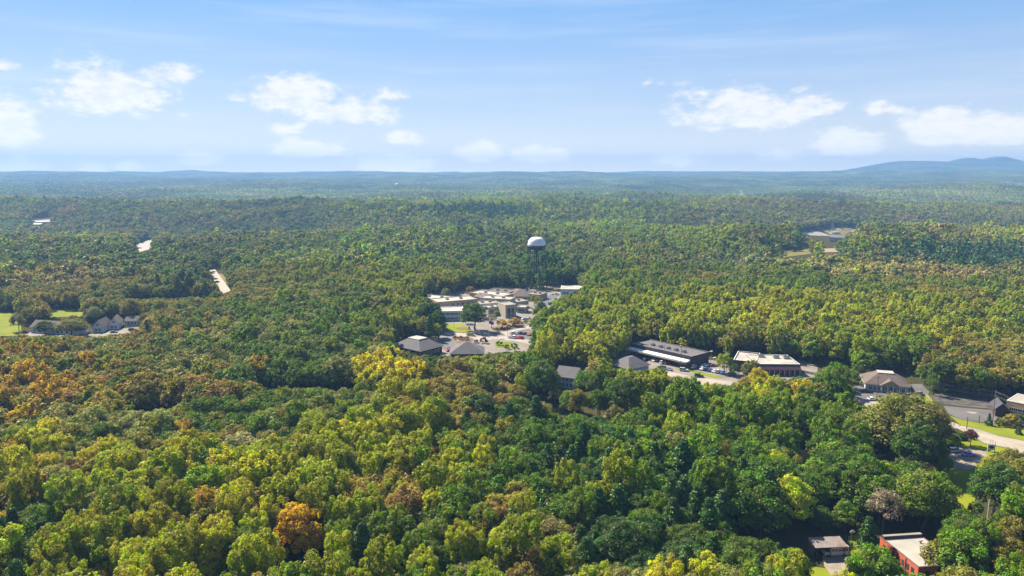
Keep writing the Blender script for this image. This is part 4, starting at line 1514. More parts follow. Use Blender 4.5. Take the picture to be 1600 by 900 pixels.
SINGLE_TREES = [
    # stem x, foot row, top row, kind, colour, label, name, category
    (470, 888, 779, 'round', 'gold', "big golden-orange tree among yellow-green poplars low in the wood", "golden_tree", "tree", 76),
    (743, 517, 470, 'round', 'deep green', "big dark round tree on the shaded lawn before the school", "round_tree", "tree", 42),
    (768, 513, 490, 'sparse', 'grey-brown', "thin brownish tree between the big dark tree and the orange crape myrtles", "thin_tree", "tree"),
    (785, 513, 498, 'round', 'gold', "orange crape myrtle, left one of two before the school entrance", "small_tree", "tree", 17),
    (803, 510, 496, 'round', 'rust', "rusty orange crape myrtle, right one of two before the school entrance", "small_tree", "tree", 20),
    (841, 486, 462, 'sparse', 'olive', "airy pale tree in the lot right of the school", "thin_tree", "tree"),
    (727, 506, 488, 'round', 'green', "small bright green tree against the school's white front block", "small_tree", "tree"),
    (791, 465, 453, 'round', 'purple', "dark purple tree between the school's brown roofs", "small_tree", "tree"),
    (852, 588, 516, 'poplar', 'lime', "bright yellow-green poplar at the right edge of the small school lot", "poplar_tree", "tree"),
    (600, 612, 545, 'poplar', 'yellow', "bright yellow poplar standing below the square grey hip roof", "poplar_tree", "tree"),
    (618, 618, 560, 'poplar', 'lime', "lime-yellow poplar right behind the bright yellow one below the hip roof", "poplar_tree", "tree"),
    (1131, 584, 549, 'round', 'yellow-green', "round yellow-green tree at the corner of the brick end wall", "round_tree", "tree"),
    (1146, 589, 567, 'round', 'deep green', "small dark tree left of the maroon building's entrance", "small_tree", "tree"),
    (1171, 600, 560, 'round', 'olive', "olive-brown tree covering the left part of the maroon building", "round_tree", "tree"),
    (1185, 622, 573, 'round', 'yellow', "tree with a golden-yellow top before the maroon building", "yellow_tree", "tree"),
    (1208, 640, 588, 'poplar', 'lime', "lime tree just below the maroon building's windows", "poplar_tree", "tree"),
    (1250, 640, 590, 'round', 'gold', "golden tree below the maroon building's right corner", "yellow_tree", "tree"),
    (1305, 645, 568, 'poplar', 'green', "tall full green tree left of the brown hip roof's lot", "green_tree", "tree"),
    (1322, 632, 600, 'round', 'green', "shorter green tree leaning on the tall one by the grey lot", "green_tree", "tree"),
    (1340, 645, 628, 'shrub', 'maroon', "reddish shrub at the near edge of the grey lot", "shrub", "shrub"),
    (1402, 720, 612, 'oak', 'olive', "huge spreading oak in front of the brown hip roof", "oak_tree", "tree", 120),
    (1456, 702, 634, 'oak', 'olive', "broad olive oak between the huge oak and the pale road", "oak_tree", "tree"),
    (1428, 742, 655, 'oak', 'deep green', "dark oak filling the space below the two olive oaks", "oak_tree", "tree"),
    (1516, 697, 669, 'round', 'maroon', "maroon ornamental tree beside the pale road", "maroon_tree", "tree"),
    (1501, 697, 673, 'round', 'deep green', "dull green small tree touching the maroon one by the road", "small_tree", "tree"),
    (1544.5, 665, 645, 'spire', 'blue-green', "cone-shaped dark shrub standing at the tall wire pole", "cone_shrub", "shrub"),
    (1591, 680, 661, 'spire', 'blue-green', "cone-shaped dark shrub near the photo's right edge", "cone_shrub", "shrub"),
    (1570, 666, 650, 'shrub', 'olive', "low olive bush right of the tall wire pole", "bush", "shrub"),
    (1561, 665, 654, 'shrub', 'deep green', "low dark bush at the foot of the tall wire pole", "bush", "shrub"),
    (1580, 664, 647, 'shrub', 'rust', "orange-brown bush in front of the tan building", "bush", "shrub"),
    (1590, 660, 646, 'shrub', 'deep green', "dark bush beneath the tan building's wall", "bush", "shrub"),
    (1570, 622, 604, 'round', 'deep green', "round dark bush behind the tan building's roof", "bush", "shrub"),
    (1352, 605, 592, 'shrub', 'sage', "grey-green bush at the left corner of the brown hip roof", "bush", "shrub"),
    (232, 545, 500, 'spire', 'deep green', "large dark cone-shaped evergreen at the right end of the farm", "evergreen_tree", "tree"),
    (255, 565, 528, 'poplar', 'gold', "ochre poplar right below the dark cone evergreen", "poplar_tree", "tree"),
    (375, 835, 755, 'sparse', 'grey-brown', "bare grey-brown tree", "bare_tree", "tree") if False else (1378, 835, 762, 'sparse', 'grey-brown', "half-bare grey-brown tree between the tin shed and the dark oak", "bare_tree", "tree"),
    (1232, 830, 742, 'round', 'lime', "yellow-topped tree in the dark wood above the tin shed", "yellow_tree", "tree"),
    (1443, 838, 738, 'oak', 'green', "big full green oak behind the red building", "oak_tree", "tree", 92),
    (1553, 812, 722, 'oak', 'deep green', "big round dark tree right of the narrow lawn", "round_tree", "tree", 76),
    (1585, 770, 700, 'round', 'olive', "olive tree at the photo's right edge below the pale road", "round_tree", "tree"),
    (1360, 950, 850, 'round', 'green', "glossy dark magnolia covering the red building's lower left", "magnolia_tree", "tree"),
    (1320, 834, 782, 'round', 'green', "small round green tree beside the bare grey-brown tree", "small_tree", "tree"),
    (1500, 930, 822, 'round', 'green', "bright green tree rising at the right of the red building", "round_tree", "tree"),
    (1466, 925, 838, 'round', 'olive', "olive tree hiding the red building's right corner", "round_tree", "tree"),
    (960, 668, 630, 'round', 'olive', "small yellowish tree by the small bright lawn", "small_tree", "tree"),
    (956, 652, 592, 'poplar', 'green', "full green tree beside the gravel drive in mid wood", "green_tree", "tree"),
    (976, 656, 586, 'oak', 'deep green', "dark tall tree before the grey hip roof by the mall", "oak_tree", "tree", 46),
    (908, 625, 576, 'sparse', 'green', "gnarled thin tree in front of the pale grey house", "thin_tree", "tree", 26),
    (938, 628, 577, 'round', 'deep green', "dark narrow tree right of the pale grey house", "small_tree", "tree", 24),
    (846, 632, 562, 'oak', 'deep green', "dark oak left of the pale grey house", "oak_tree", "tree", 50),
    (664, 517, 472, 'oak', 'deep green', "dark tree, left one of three against the school's left end", "round_tree", "tree"),
    (675, 514, 470, 'oak', 'blue-green', "dark tree, middle one of three against the school's left end", "round_tree", "tree"),
    (683, 519, 483, 'round', 'deep green', "dark lower tree, right one of three against the school's left end", "round_tree", "tree"),
    (672, 532, 492, 'pine', 'deep green', "dark pine rising behind the square hip roof's right corner", "pine_tree", "pine tree"),
    (696, 470, 449, 'round', 'sage', "grey-green tree behind the school's left roofs", "round_tree", "tree"),
    (735, 465, 446, 'round', 'olive', "olive tree behind the tan upper storey of the school", "round_tree", "tree"),
    (812, 453, 428, 'pine', 'blue-green', "dark conifer, leftmost of the group hiding the water tower's feet", "pine_tree", "pine tree"),
    (824, 454, 424, 'pine', 'deep green', "dark conifer, second from the left before the water tower's feet", "pine_tree", "pine tree"),
    (833, 451, 428, 'spire', 'blue-green', "bushy dark conifer low between the water tower's legs", "conifer_tree", "tree"),
    (843, 454, 424, 'spire', 'deep green', "bushy conifer right of the water tower's riser pipe", "conifer_tree", "tree"),
    (854, 453, 423, 'pine', 'blue-green', "dark conifer at the water tower's right leg", "pine_tree", "pine tree"),
    (864, 452, 424, 'pine', 'deep green', "dark conifer just right of the water tower's legs", "pine_tree", "pine tree"),
    (875, 450, 425, 'pine', 'blue-green', "dark conifer, rightmost of the group hiding the water tower's feet", "pine_tree", "pine tree"),
    (30, 518, 488, 'round', 'sage', "grey-green tree at the left end of the long white barn", "round_tree", "tree"),
    (72, 524, 500, 'round', 'deep green', "small dark tree before the long white barn's middle", "small_tree", "tree", 28),
    (112, 526, 497, 'oak', 'olive', "olive tree before the long white barn's right end", "round_tree", "tree", 42),
    (150, 505, 478, 'oak', 'sage', "spreading grey-green tree behind the white gabled houses", "round_tree", "tree"),
    (205, 503, 466, 'oak', 'olive', "tall olive tree over the white cottage", "round_tree", "tree"),
    (711, 531, 524, 'shrub', 'maroon', "round reddish shrub, left one of three in the school planting bed", "round_shrub", "shrub"),
    (719.5, 531.5, 524.5, 'shrub', 'maroon', "round reddish shrub, middle one of three in the school planting bed", "round_shrub", "shrub"),
    (728.5, 532, 525.5, 'shrub', 'maroon', "round reddish shrub, right one of three in the school planting bed", "round_shrub", "shrub"),
    (757, 537, 526.5, 'shrub', 'purple', "dark purple shrub at the ridge of the plain grey roof", "round_shrub", "shrub"),
    (744, 536, 530, 'shrub', 'maroon', "small reddish shrub left of the dark purple one", "round_shrub", "shrub"),
    (835, 478, 459, 'round', 'yellow-green', "small yellow-green tree in the upper school lot, right of the airy one", "small_tree", "tree"),
    (776, 499, 484, 'round', 'sage', "grey-green tree against the school's front wing", "small_tree", "tree"),
    (693, 523, 505, 'round', 'deep green', "dark tree at the left end of the school's front lawn", "small_tree", "tree"),
    (757, 468, 454, 'round', 'olive', "olive tree standing among the school's middle roofs", "small_tree", "tree"),
    (777, 518, 511.5, 'shrub', 'deep green', "first, lowest clump of the dark hedge slanting across the school forecourt", "hedge_shrub", "shrub"),
    (786, 516, 509.5, 'shrub', 'maroon', "second clump of the dark hedge slanting across the school forecourt", "hedge_shrub", "shrub"),
    (795, 513.5, 507.0, 'shrub', 'deep green', "third clump of the dark hedge slanting across the school forecourt", "hedge_shrub", "shrub"),
    (804, 511, 504.5, 'shrub', 'blue-green', "fourth clump of the dark hedge slanting across the school forecourt", "hedge_shrub", "shrub"),
    (813, 508, 501.5, 'shrub', 'deep green', "fifth clump of the dark hedge slanting across the school forecourt", "hedge_shrub", "shrub"),
    (821, 505.5, 499.0, 'shrub', 'deep green', "sixth clump of the dark hedge slanting across the school forecourt", "hedge_shrub", "shrub"),
    (828, 502.5, 496.0, 'shrub', 'blue-green', "last, uppermost clump of the dark hedge slanting across the school forecourt", "hedge_shrub", "shrub"),
    (838, 500, 478, 'round', 'green', "green tree at the wood's edge where the forecourt hedge ends", "round_tree", "tree"),
    (846, 492, 470, 'oak', 'deep green', "dark tree at the wood's edge beside the airy pale tree", "round_tree", "tree"),
    (781, 540, 532, 'shrub', 'deep green', "dark shrub on the left of the small school lot's lawn", "round_shrub", "shrub"),
    (792, 546, 538, 'shrub', 'blue-green', "dark hedge shrub, left one below the small school lot", "hedge_shrub", "shrub"),
    (803, 545, 536, 'shrub', 'blue-green', "dark hedge shrub, right one below the small school lot", "hedge_shrub", "shrub"),
]
# ------------------------------------------------------------------ tree shapes
def cards(c, n, size, jit, rng, aspect=1.0):
    """quads centred on c, roughly facing n"""
    k = len(c)
    n = n + rng.normal(0, jit, (k, 3))
    n /= np.linalg.norm(n, axis=1)[:, None] + 1e-9
    a = rng.normal(0, 1, (k, 3))
    u = np.cross(n, a)
    u /= np.linalg.norm(u, axis=1)[:, None] + 1e-9
    w = np.cross(n, u)
    s = size * rng.uniform(0.65, 1.25, k)[:, None] * 0.5
    out = np.empty((k, 4, 3))
    for i, (p, q_) in enumerate(((-1, -.8), (.9, -1), (1.05, .85), (-.8, 1.1))):
        out[:, i] = c + u * s * p * aspect + w * s * q_ * rng.uniform(0.75, 1.15, k)[:, None]
    return out


def sph(n, rng, zmin=-1.0):
    z = rng.uniform(zmin, 1, n)
    t = rng.uniform(0, 2 * np.pi, n)
    r_ = np.sqrt(1 - z * z)
    return np.stack([r_ * np.cos(t), r_ * np.sin(t), z], -1)


def crown_cards(kind, card, n_clump, per, rng):
    """leaf quads of one crown, in metres, for a tree whose top is at z = 1 * H (see SPEC); returns quads, clump id value, card value"""
    H_, R_, zb = SPEC[kind][:3]
    if kind in ('pine',):
        # tiers of drooping boughs round a straight stem
        cc, rr = [], []
        for i in range(n_clump):
            f = (i + rng.uniform(0, 1)) / n_clump
            z = zb + (H_ - zb) * f ** 0.9
            rad = R_ * (1 - f) ** 0.8 * rng.uniform(0.3, 1.1) * (0.75 + 0.35 * np.sin(9 * f + 2))
            t = rng.uniform(0, 2 * np.pi)
            cc.append((rad * np.cos(t), rad * np.sin(t), z - 0.12 * rad))
            rr.append((0.9 + 0.9 * (1 - f)) * rng.uniform(0.8, 1.2))
        sq = np.array([1.15, 1.15, 0.5])
    elif kind == 'spire':
        cc, rr = [], []
        for i in range(n_clump):
            f = rng.uniform(0, 1) ** 1.25
            z = zb + (H_ - zb) * f
            rad = R_ * (1 - f) * rng.uniform(0.6, 1.0)
            t = rng.uniform(0, 2 * np.pi)
            cc.append((rad * np.cos(t), rad * np.sin(t), z))
            rr.append((0.35 + 0.9 * (1 - f)) * R_ * 0.32)
        sq = np.array([1, 1, 0.8])
    else:
        cc, rr = [], []
        up = (H_ - zb)
        asym = rng.uniform(-0.12, 0.12, 2)
        # a few leading limbs carry groups of clumps: the outline bulges and dips
        L = [(rng.uniform(0, 2 * np.pi), rng.uniform(0.35, 1.0)) for _ in range(7)]
        for i in range(n_clump):
            d = sph(1, rng, -0.35)[0]
            if kind == 'poplar':
                f = (d[2] + 0.35) / 1.35
                prof = np.sin(np.pi * min(1, 0.18 + 0.82 * (1 - f) ** 0.75)) ** 0.7 if f > 0.55 else 0.85 + 0.15 * np.sin(np.pi * f)
                hr = np.hypot(d[0], d[1]) + 1e-6
                lump = 1 + 0.18 * np.cos(3 * np.arctan2(d[1], d[0]) + 5 * f)
                rad = R_ * prof * lump * rng.uniform(0.72, 1.0)
                p = np.array([d[0] / hr * rad, d[1] / hr * rad, zb + up * f ** 0.8 * rng.uniform(0.9, 1.0)])
                cr = R_ * rng.uniform(0.17, 0.30)
            else:
                k = rng.uniform(0.66, 1.0)
                lump = 1.0
                for (t0, am) in L:
                    lump += 0.10 * am * np.cos(2 * (np.arctan2(d[1], d[0]) - t0)) * (1 - abs(d[2]))
                p = np.array([d[0] * R_ * k * lump + asym[0] * R_, d[1] * R_ * k * lump + asym[1] * R_, zb + up * (0.36 + 0.56 * d[2] * k)])
                cr = R_ * rng.uniform(0.15, 0.29)
            cc.append(p)
            rr.append(cr)
        sq = np.array([1, 1, 0.82]) if kind != 'poplar' else np.array([0.95, 0.95, 1.15])
    Q_, cl_, va_ = [], [], []
    for c, r_ in zip(cc, rr):
        c = np.array(c)
        n = max(3, int(per * rng.uniform(0.7, 1.3)))
        d = sph(n, rng, -0.75)
        rad = r_ * rng.uniform(0.72, 1.08, n)[:, None]
        pts = c + d * rad * sq
        nrm = d * 0.9 + np.array([0, 0, 0.35])
        if kind in ('pine', 'spire'):
            qd = cards(pts, nrm, card, 0.75, rng, 1.3)
        else:
            qd = cards(pts, nrm, card, 0.42, rng)
        Q_.append(qd)
        cl_.append(np.full(n, rng.uniform(0, 1)))
        va_.append(rng.uniform(0, 1, n))
    Q_ = np.concatenate(Q_)
    Q_[:, :, 2] = np.maximum(Q_[:, :, 2], 0.15)
    return Q_, np.concatenate(cl_), np.concatenate(va_), cc


# natural height, crown radius, height where the crown begins
SPEC = {'oak': (18.0, 6.2, 4.6), 'round': (15.0, 5.0, 3.0), 'poplar': (22.0, 4.4, 6.0), 'pine': (20.0, 4.3, 6.5), 'spire': (9.0, 2.4, 0.5),
        'sparse': (14.0, 5.2, 5.0), 'shrub': (2.4, 1.5, 0.1)}


def limb_quads(kind, cc, rng, full=True):
    """tapered trunk and limbs as 5-sided tubes (all quads)"""
    H_, R_, zb = SPEC[kind][:3]
    segs = []
    r0 = 0.022 * H_
    if kind == 'shrub':
        r0 = 0.05
    top = H_ * (0.93 if kind in ('pine', 'spire') else 0.72)
    zs = [0, 0.35 * zb, zb, zb + (top - zb) * 0.5, top]
    p = np.array([0, 0, -0.3])
    stem = [p]
    for z in zs[1:]:
        p = np.array([rng.normal(0, 0.012 * H_), rng.normal(0, 0.012 * H_), z])
        stem.append(p)
    rads = [r0 * 1.25, r0, r0 * 0.85, r0 * 0.5, r0 * 0.15]
    for i in range(4):
        segs.append((stem[i], stem[i + 1], rads[i], rads[i + 1]))
    if full and kind not in ('spire', 'shrub'):
        for c in cc[::max(1, len(cc) // (22 if kind == 'sparse' else 12))]:
            c = np.array(c)
            s = stem[2] * 0.6 + stem[3] * 0.4 if c[2] < (zb + H_) / 2 else stem[3]
            mid = (s + c) / 2 + np.array([0, 0, -0.04 * H_])
            segs.append((s, mid, r0 * 0.35, r0 * 0.22))
            segs.append((mid, c, r0 * 0.22, r0 * 0.07))
    out = []
    n = 5
    for a, b, ra, rb in segs:
        d = b - a
        d = d / (np.linalg.norm(d) + 1e-9)
        u = np.cross(d, [0.3, 0.9, 0.2])
        u /= np.linalg.norm(u)
        w = np.cross(d, u)
        for i in range(n):
            t0, t1 = 2 * np.pi * i / n, 2 * np.pi * (i + 1) / n
            e0, e1 = u * np.cos(t0) + w * np.sin(t0), u * np.cos(t1) + w * np.sin(t1)
            out.append([a + e0 * ra, a + e1 * ra, b + e1 * rb, b + e0 * rb])
    return np.array(out)


def tree_meshes(kind, card, n_clump, per, seed):
    rng = np.random.default_rng(seed)
    qd, cl_, va_, cc = crown_cards(kind, card, n_clump, per, rng)
    leaf = NEEDLE if kind in ('pine', 'spire') else LEAF
    crown = quads_mesh("crown", qd, [leaf], attrs={'clump': cl_, 'vary': va_})
    lq = limb_quads(kind, cc, rng)
    trunk = quads_mesh("trunk", lq, [BARK])
    return crown, trunk, qd, cl_, va_, lq


def merged(name, kind, card, n_clump, per, seed, limbs=True):
    rng = np.random.default_rng(seed)
    qd, cl_, va_, cc = crown_cards(kind, card, n_clump, per, rng)
    lq = limb_quads(kind, cc, rng, limbs)
    z = np.zeros(len(lq))
    leaf = NEEDLE if kind in ('pine', 'spire') else LEAF
    return quads_mesh(name, np.concatenate([qd, lq]), [leaf, BARK], np.concatenate([np.zeros(len(qd)), np.ones(len(lq))]),
                      {'clump': np.concatenate([cl_, z]), 'vary': np.concatenate([va_, z])})


# per kind: near models (crown, trunk); the same shapes with fewer, larger sprays for the mass of the wood beyond
NEAR_SET = {'oak': (0.32, 120, 105), 'round': (0.31, 100, 95), 'poplar': (0.32, 110, 100), 'pine': (0.34, 130, 62), 'spire': (0.28, 60, 50),
            'sparse': (0.30, 60, 50), 'shrub': (0.22, 22, 40)}
N_VAR = {'oak': 4, 'round': 3, 'poplar': 4, 'pine': 3, 'spire': 2, 'sparse': 2, 'shrub': 2}
NEAR = {}
for k_, (cs, nc, per) in NEAR_SET.items():
    for v_ in range(N_VAR[k_]):
        NEAR[k_, v_] = tree_meshes(k_, cs, nc, per, 100 + 10 * v_ + len(k_))[:2]

# ------------------------------------------------------------------ colours of leaves (true leaf colours, autumn turning)
TINT = {
    'yellow': (0.27, 0.235, 0.010), 'gold': (0.25, 0.182, 0.010), 'lime': (0.215, 0.225, 0.008), 'yellow-green': (0.140, 0.168, 0.008),
    'green': (0.074, 0.122, 0.010), 'deep green': (0.045, 0.078, 0.013), 'blue-green': (0.028, 0.062, 0.020), 'sage': (0.115, 0.125, 0.050),
    'olive': (0.110, 0.105, 0.022), 'brown': (0.140, 0.108, 0.036), 'rust': (0.210, 0.140, 0.022), 'grey-brown': (0.150, 0.125, 0.085),
    'pale': (0.20, 0.20, 0.13), 'maroon': (0.080, 0.022, 0.018), 'purple': (0.035, 0.012, 0.020),
}
SPECIES = {'yellow': 'poplar', 'gold': 'round', 'lime': 'poplar', 'yellow-green': 'poplar', 'green': 'round', 'deep green': 'oak', 'blue-green': 'pine',
           'sage': 'oak', 'olive': 'oak', 'brown': 'oak', 'rust': 'round', 'grey-brown': 'sparse', 'pale': 'oak', 'maroon': 'round', 'purple': 'round'}
NAMES = list(TINT)
# stands of one colour, in photo pixels of the treetops: (x, y, rx, ry, weight, {colour: share})
STANDS = [
    (80, 590, 190, 46, 5, {'rust': .6, 'brown': .2, 'olive': .2}), (300, 588, 90, 30, 3, {'brown': .75, 'grey-brown': .1, 'deep green': .15}),
    (170, 655, 190, 22, 3, {'sage': .7, 'deep green': .3}), (430, 640, 120, 30, 3, {'sage': .6, 'deep green': .3, 'olive': .1}),
    (335, 688, 45, 14, 6, {'pale': .9, 'sage': .1}), (450, 555, 150, 30, 4, {'deep green': .6, 'sage': .4}),
    (160, 560, 140, 18, 3, {'olive': .4, 'deep green': .3, 'sage': .3}), (30, 640, 60, 20, 2, {'rust': .4, 'brown': .4, 'sage': .2}),
    (170, 710, 200, 34, 3, {'yellow-green': .33, 'lime': .15, 'olive': .3, 'gold': .08, 'brown': .14}), (30, 750, 60, 40, 4, {'olive': .45, 'brown': .3, 'rust': .25}),
    (100, 790, 35, 50, 6, {'deep green': .4, 'sage': .3, 'brown': .3}), (35, 825, 50, 28, 6, {'blue-green': .7, 'deep green': .3}),
    (260, 800, 150, 80, 3, {'yellow-green': .42, 'lime': .22, 'green': .08, 'olive': .2, 'rust': .04, 'yellow': .04}), (200, 870, 120, 40, 3, {'yellow-green': .45, 'lime': .3, 'olive': .25}),
    (430, 740, 110, 50, 3, {'yellow-green': .4, 'green': .4, 'lime': .2}), (600, 850, 190, 70, 3, {'green': .62, 'yellow-green': .38}),
    (520, 640, 90, 30, 3, {'sage': .4, 'brown': .2, 'deep green': .3, 'yellow-green': .1}), (605, 575, 30, 25, 8, {'lime': .7, 'yellow': .3}),
    (720, 600, 100, 28, 4, {'brown': .35, 'grey-brown': .25, 'olive': .4}), (640, 690, 70, 30, 3, {'lime': .5, 'yellow-green': .5}),
    (700, 725, 120, 40, 3, {'yellow-green': .45, 'lime': .2, 'green': .2, 'olive': .15}), (620, 750, 60, 20, 4, {'grey-brown': .4, 'brown': .4, 'green': .2}),
    (860, 690, 120, 50, 3, {'green': .35, 'deep green': .45, 'blue-green': .2}), (1000, 750, 200, 60, 3, {'deep green': .5, 'green': .2, 'blue-green': .3}),
    (940, 750, 60, 30, 3, {'yellow-green': .6, 'olive': .4}), (840, 810, 45, 30, 6, {'sage': .5, 'grey-brown': .5}),
    (1010, 835, 90, 35, 4, {'blue-green': .6, 'deep green': .4}), (1220, 800, 110, 60, 4, {'deep green': .55, 'blue-green': .45}),
    (960, 885, 80, 25, 5, {'yellow-green': .4, 'sage': .4, 'green': .2}), (1100, 885, 60, 20, 5, {'lime': .5, 'sage': .5}),
    (1180, 640, 100, 40, 4, {'green': .6, 'deep green': .4}), (1180, 605, 60, 16, 6, {'lime': .6, 'gold': .2, 'yellow': .2}),
    (1300, 680, 100, 30, 3, {'deep green': .6, 'green': .4}), (1350, 740, 120, 50, 3, {'deep green': .8, 'green': .2}),
    (1450, 770, 60, 50, 3, {'deep green': .7, 'green': .3}), (1540, 770, 60, 40, 4, {'deep green': .9, 'green': .1}),
    (1530, 850, 110, 50, 3, {'olive': .4, 'green': .35, 'yellow-green': .25}),
    (620, 480, 80, 40, 4, {'yellow-green': .3, 'olive': .5, 'green': .2}), (660, 500, 30, 40, 6, {'deep green': .5, 'blue-green': .5}),
    (480, 490, 160, 50, 3, {'deep green': .5, 'green': .3, 'sage': .2}), (240, 450, 200, 40, 3, {'brown': .35, 'olive': .4, 'deep green': .25}),
    (150, 455, 160, 50, 3, {'brown': .4, 'grey-brown': .15, 'deep green': .45}), (300, 432, 60, 20, 6, {'deep green': .6, 'blue-green': .4}),
    (570, 432, 160, 24, 3, {'olive': .6, 'yellow-green': .3, 'brown': .1}), (750, 430, 90, 26, 3, {'green': .4, 'deep green': .6}),
    (840, 425, 60, 30, 3, {'deep green': .6, 'blue-green': .4}), (930, 470, 110, 30, 4, {'yellow-green': .45, 'olive': .35, 'green': .2}),
    (890, 495, 60, 25, 5, {'deep green': .8, 'green': .2}), (930, 520, 60, 25, 6, {'yellow-green': .6, 'lime': .2, 'olive': .2}),
    (1130, 490, 120, 24, 5, {'yellow-green': .5, 'lime': .35, 'olive': .15}), (1300, 490, 160, 24, 4, {'yellow-green': .4, 'olive': .4, 'lime': .2}),
    (1180, 520, 60, 20, 4, {'sage': .4, 'brown': .3, 'deep green': .3}), (1420, 500, 110, 30, 4, {'yellow-green': .4, 'green': .3, 'lime': .15, 'olive': .15}),
    (1390, 560, 120, 22, 4, {'deep green': .6, 'green': .3, 'olive': .1}), (1530, 550, 90, 40, 4, {'olive': .55, 'brown': .25, 'deep green': .2}),
    (1450, 430, 160, 30, 3, {'olive': .4, 'brown': .3, 'green': .3}), (1150, 430, 160, 30, 3, {'green': .5, 'sage': .2, 'olive': .3}),
    (1520, 390, 120, 10, 9, {'blue-green': .9, 'deep green': .1}), (560, 400, 300, 30, 2, {'green': .5, 'deep green': .3, 'olive': .2}),
    (250, 340, 300, 50, 2, {'deep green': .5, 'brown': .2, 'olive': .3}), (1400, 330, 260, 40, 2, {'brown': .25, 'olive': .3, 'deep green': .45}),
    (90, 420, 60, 14, 6, {'rust': .5, 'brown': .5}), (735, 326, 60, 6, 8, {'blue-green': .9, 'deep green': .1}),
]
BASE_MIX = np.zeros(len(NAMES))
for k_, v_ in {'green': .3, 'deep green': .28, 'yellow-green': .14, 'olive': .14, 'sage': .07, 'brown': .06, 'blue-green': .06, 'lime': .02}.items():
    BASE_MIX[NAMES.index(k_)] = v_


MEAN = []


def pick_colours(x, y, ztop, rng, ds=52.0, ex=1.7):
    """colour index of each tree by the stand in which its top stands"""
    px, py, _ = proj(x, y, ztop)
    P_ = np.tile(BASE_MIX, (len(x), 1)) * 0.8
    for (cx, cy_, rx, ry, w, mixd) in STANDS:
        g = 2.2 * w * np.exp(-(((px - cx) / rx) ** 2 + ((py - cy_) / ry) ** 2) ** 1.5 * 0.9)
        for k_, s_ in mixd.items():
            P_[:, NAMES.index(k_)] += g * s_
    # drifts of one kind: neighbours tend to be alike
    for i in range(len(NAMES)):
        P_[:, i] *= np.clip(1 + 1.3 * fbm(x / ds + 31 * i, y / ds - 7 * i, 200 + i, 3), 0.12, 3) ** ex
    P_ /= P_.sum(1)[:, None]
    u = rng.uniform(0, 1, len(x))[:, None]
    MEAN.append(P_ @ np.array([TINT[n] for n in NAMES]))
    return np.minimum((P_.cumsum(1) < u).sum(1), len(NAMES) - 1)


# ------------------------------------------------------------------ where the photograph looks between the trees
def inside(px, py, poly):
    r_ = np.zeros(px.shape, bool)
    n = len(poly)
    for i in range(n):
        x0, y0 = poly[i]
        x1, y1 = poly[(i + 1) % n]
        if y0 == y1:
            continue
        c = ((y0 > py) != (y1 > py)) & (px < (x1 - x0) * (py - y0) / (y1 - y0) + x0)
        r_ ^= c
    return r_


# open ground (lots, roads, lawns, yards): no trunk inside, nothing in front
OPEN = [
    [(664, 466), (655, 463), (700, 460), (745, 452), (790, 449), (830, 452), (875, 447), (908, 446), (905, 457), (880, 462), (862, 478), (842, 484), (826, 500), (832, 520), (826, 547),
     (790, 547), (757, 552), (704, 558), (692, 530), (690, 505), (687, 474)],
    [(984, 530), (1078, 554), (1122, 552), (1145, 566), (1165, 590), (1140, 600), (1105, 597), (1075, 590), (1046, 584), (1024, 570), (1000, 556), (984, 546)],
    [(1145, 556), (1250, 566), (1275, 572), (1272, 588), (1235, 588), (1180, 584), (1150, 584)],
    [(1335, 604), (1350, 594), (1375, 583), (1420, 583), (1438, 597), (1448, 622), (1395, 612), (1380, 630), (1335, 632)],
    [(1450, 626), (1462, 617), (1560, 622), (1600, 620), (1660, 640), (1660, 720), (1600, 712), (1560, 700), (1500, 668), (1485, 655), (1462, 640)],
    [(1484, 712), (1497, 700), (1530, 693), (1568, 702), (1560, 712), (1540, 722), (1524, 735), (1490, 726)],
    [(1497, 735), (1530, 726), (1518, 748), (1513, 798), (1499, 798)],
    [(1268, 841), (1330, 834), (1345, 850), (1318, 900), (1255, 900), (1262, 868)],
    [(1375, 832), (1450, 832), (1448, 850), (1425, 872), (1414, 893), (1375, 845)],
    [(1024, 659), (1036, 655), (1058, 663), (1042, 671)], [(940, 654), (956, 643), (968, 648), (958, 657)],
    [(-30, 486), (31, 490), (32, 524), (-30, 524)], [(40, 509), (120, 509), (145, 503), (190, 500), (225, 499), (212, 518), (150, 524), (40, 523)],
    [(76, 484), (130, 484), (130, 491), (76, 494)], [(324, 420), (346, 420), (362, 450), (362, 459), (346, 462)], [(210, 382), (238, 371), (235, 391), (218, 395)],
    [(614, 534), (654, 527), (702, 538), (702, 550), (690, 556), (657, 552), (615, 542)], [(866, 570), (898, 577), (920, 585), (914, 608), (872, 606)],
    [(953, 567), (985, 557), (1025, 572), (1005, 578), (958, 574)], [(1246, 707), (1270, 707), (1268, 722), (1250, 722)],
    [(1245, 362), (1300, 355), (1340, 356), (1335, 364), (1310, 366), (1318, 378), (1300, 376), (1262, 368)], [(1284, 389), (1318, 389), (1320, 394), (1284, 395)],
    [(1218, 394), (1262, 390), (1272, 395), (1262, 402), (1222, 402)], [(50, 342), (80, 339), (78, 347), (52, 352)],
]
# trees stand here, but the side they turn to the camera shows: nothing nearer than the given distance may hide it
SHOWN = [
    ([(395, 578), (560, 580), (560, 604), (400, 606)], 322), ([(850, 620), (945, 624), (945, 648), (870, 645)], 288),
    ([(1135, 795), (1290, 775), (1262, 836), (1150, 836)], 186), ([(1290, 750), (1345, 748), (1345, 775), (1295, 792)], 205),
    ([(195, 615), (275, 615), (270, 640), (205, 640)], 291), ([(200, 455), (330, 450), (330, 462), (200, 466)], 560),
    ([(822, 372), (855, 372), (853, 426), (824, 426)], 628), ([(1240, 545), (1330, 550), (1335, 578), (1280, 570)], 372),
    ([(1450, 585), (1600, 590), (1600, 616), (1450, 608)], 316),
]
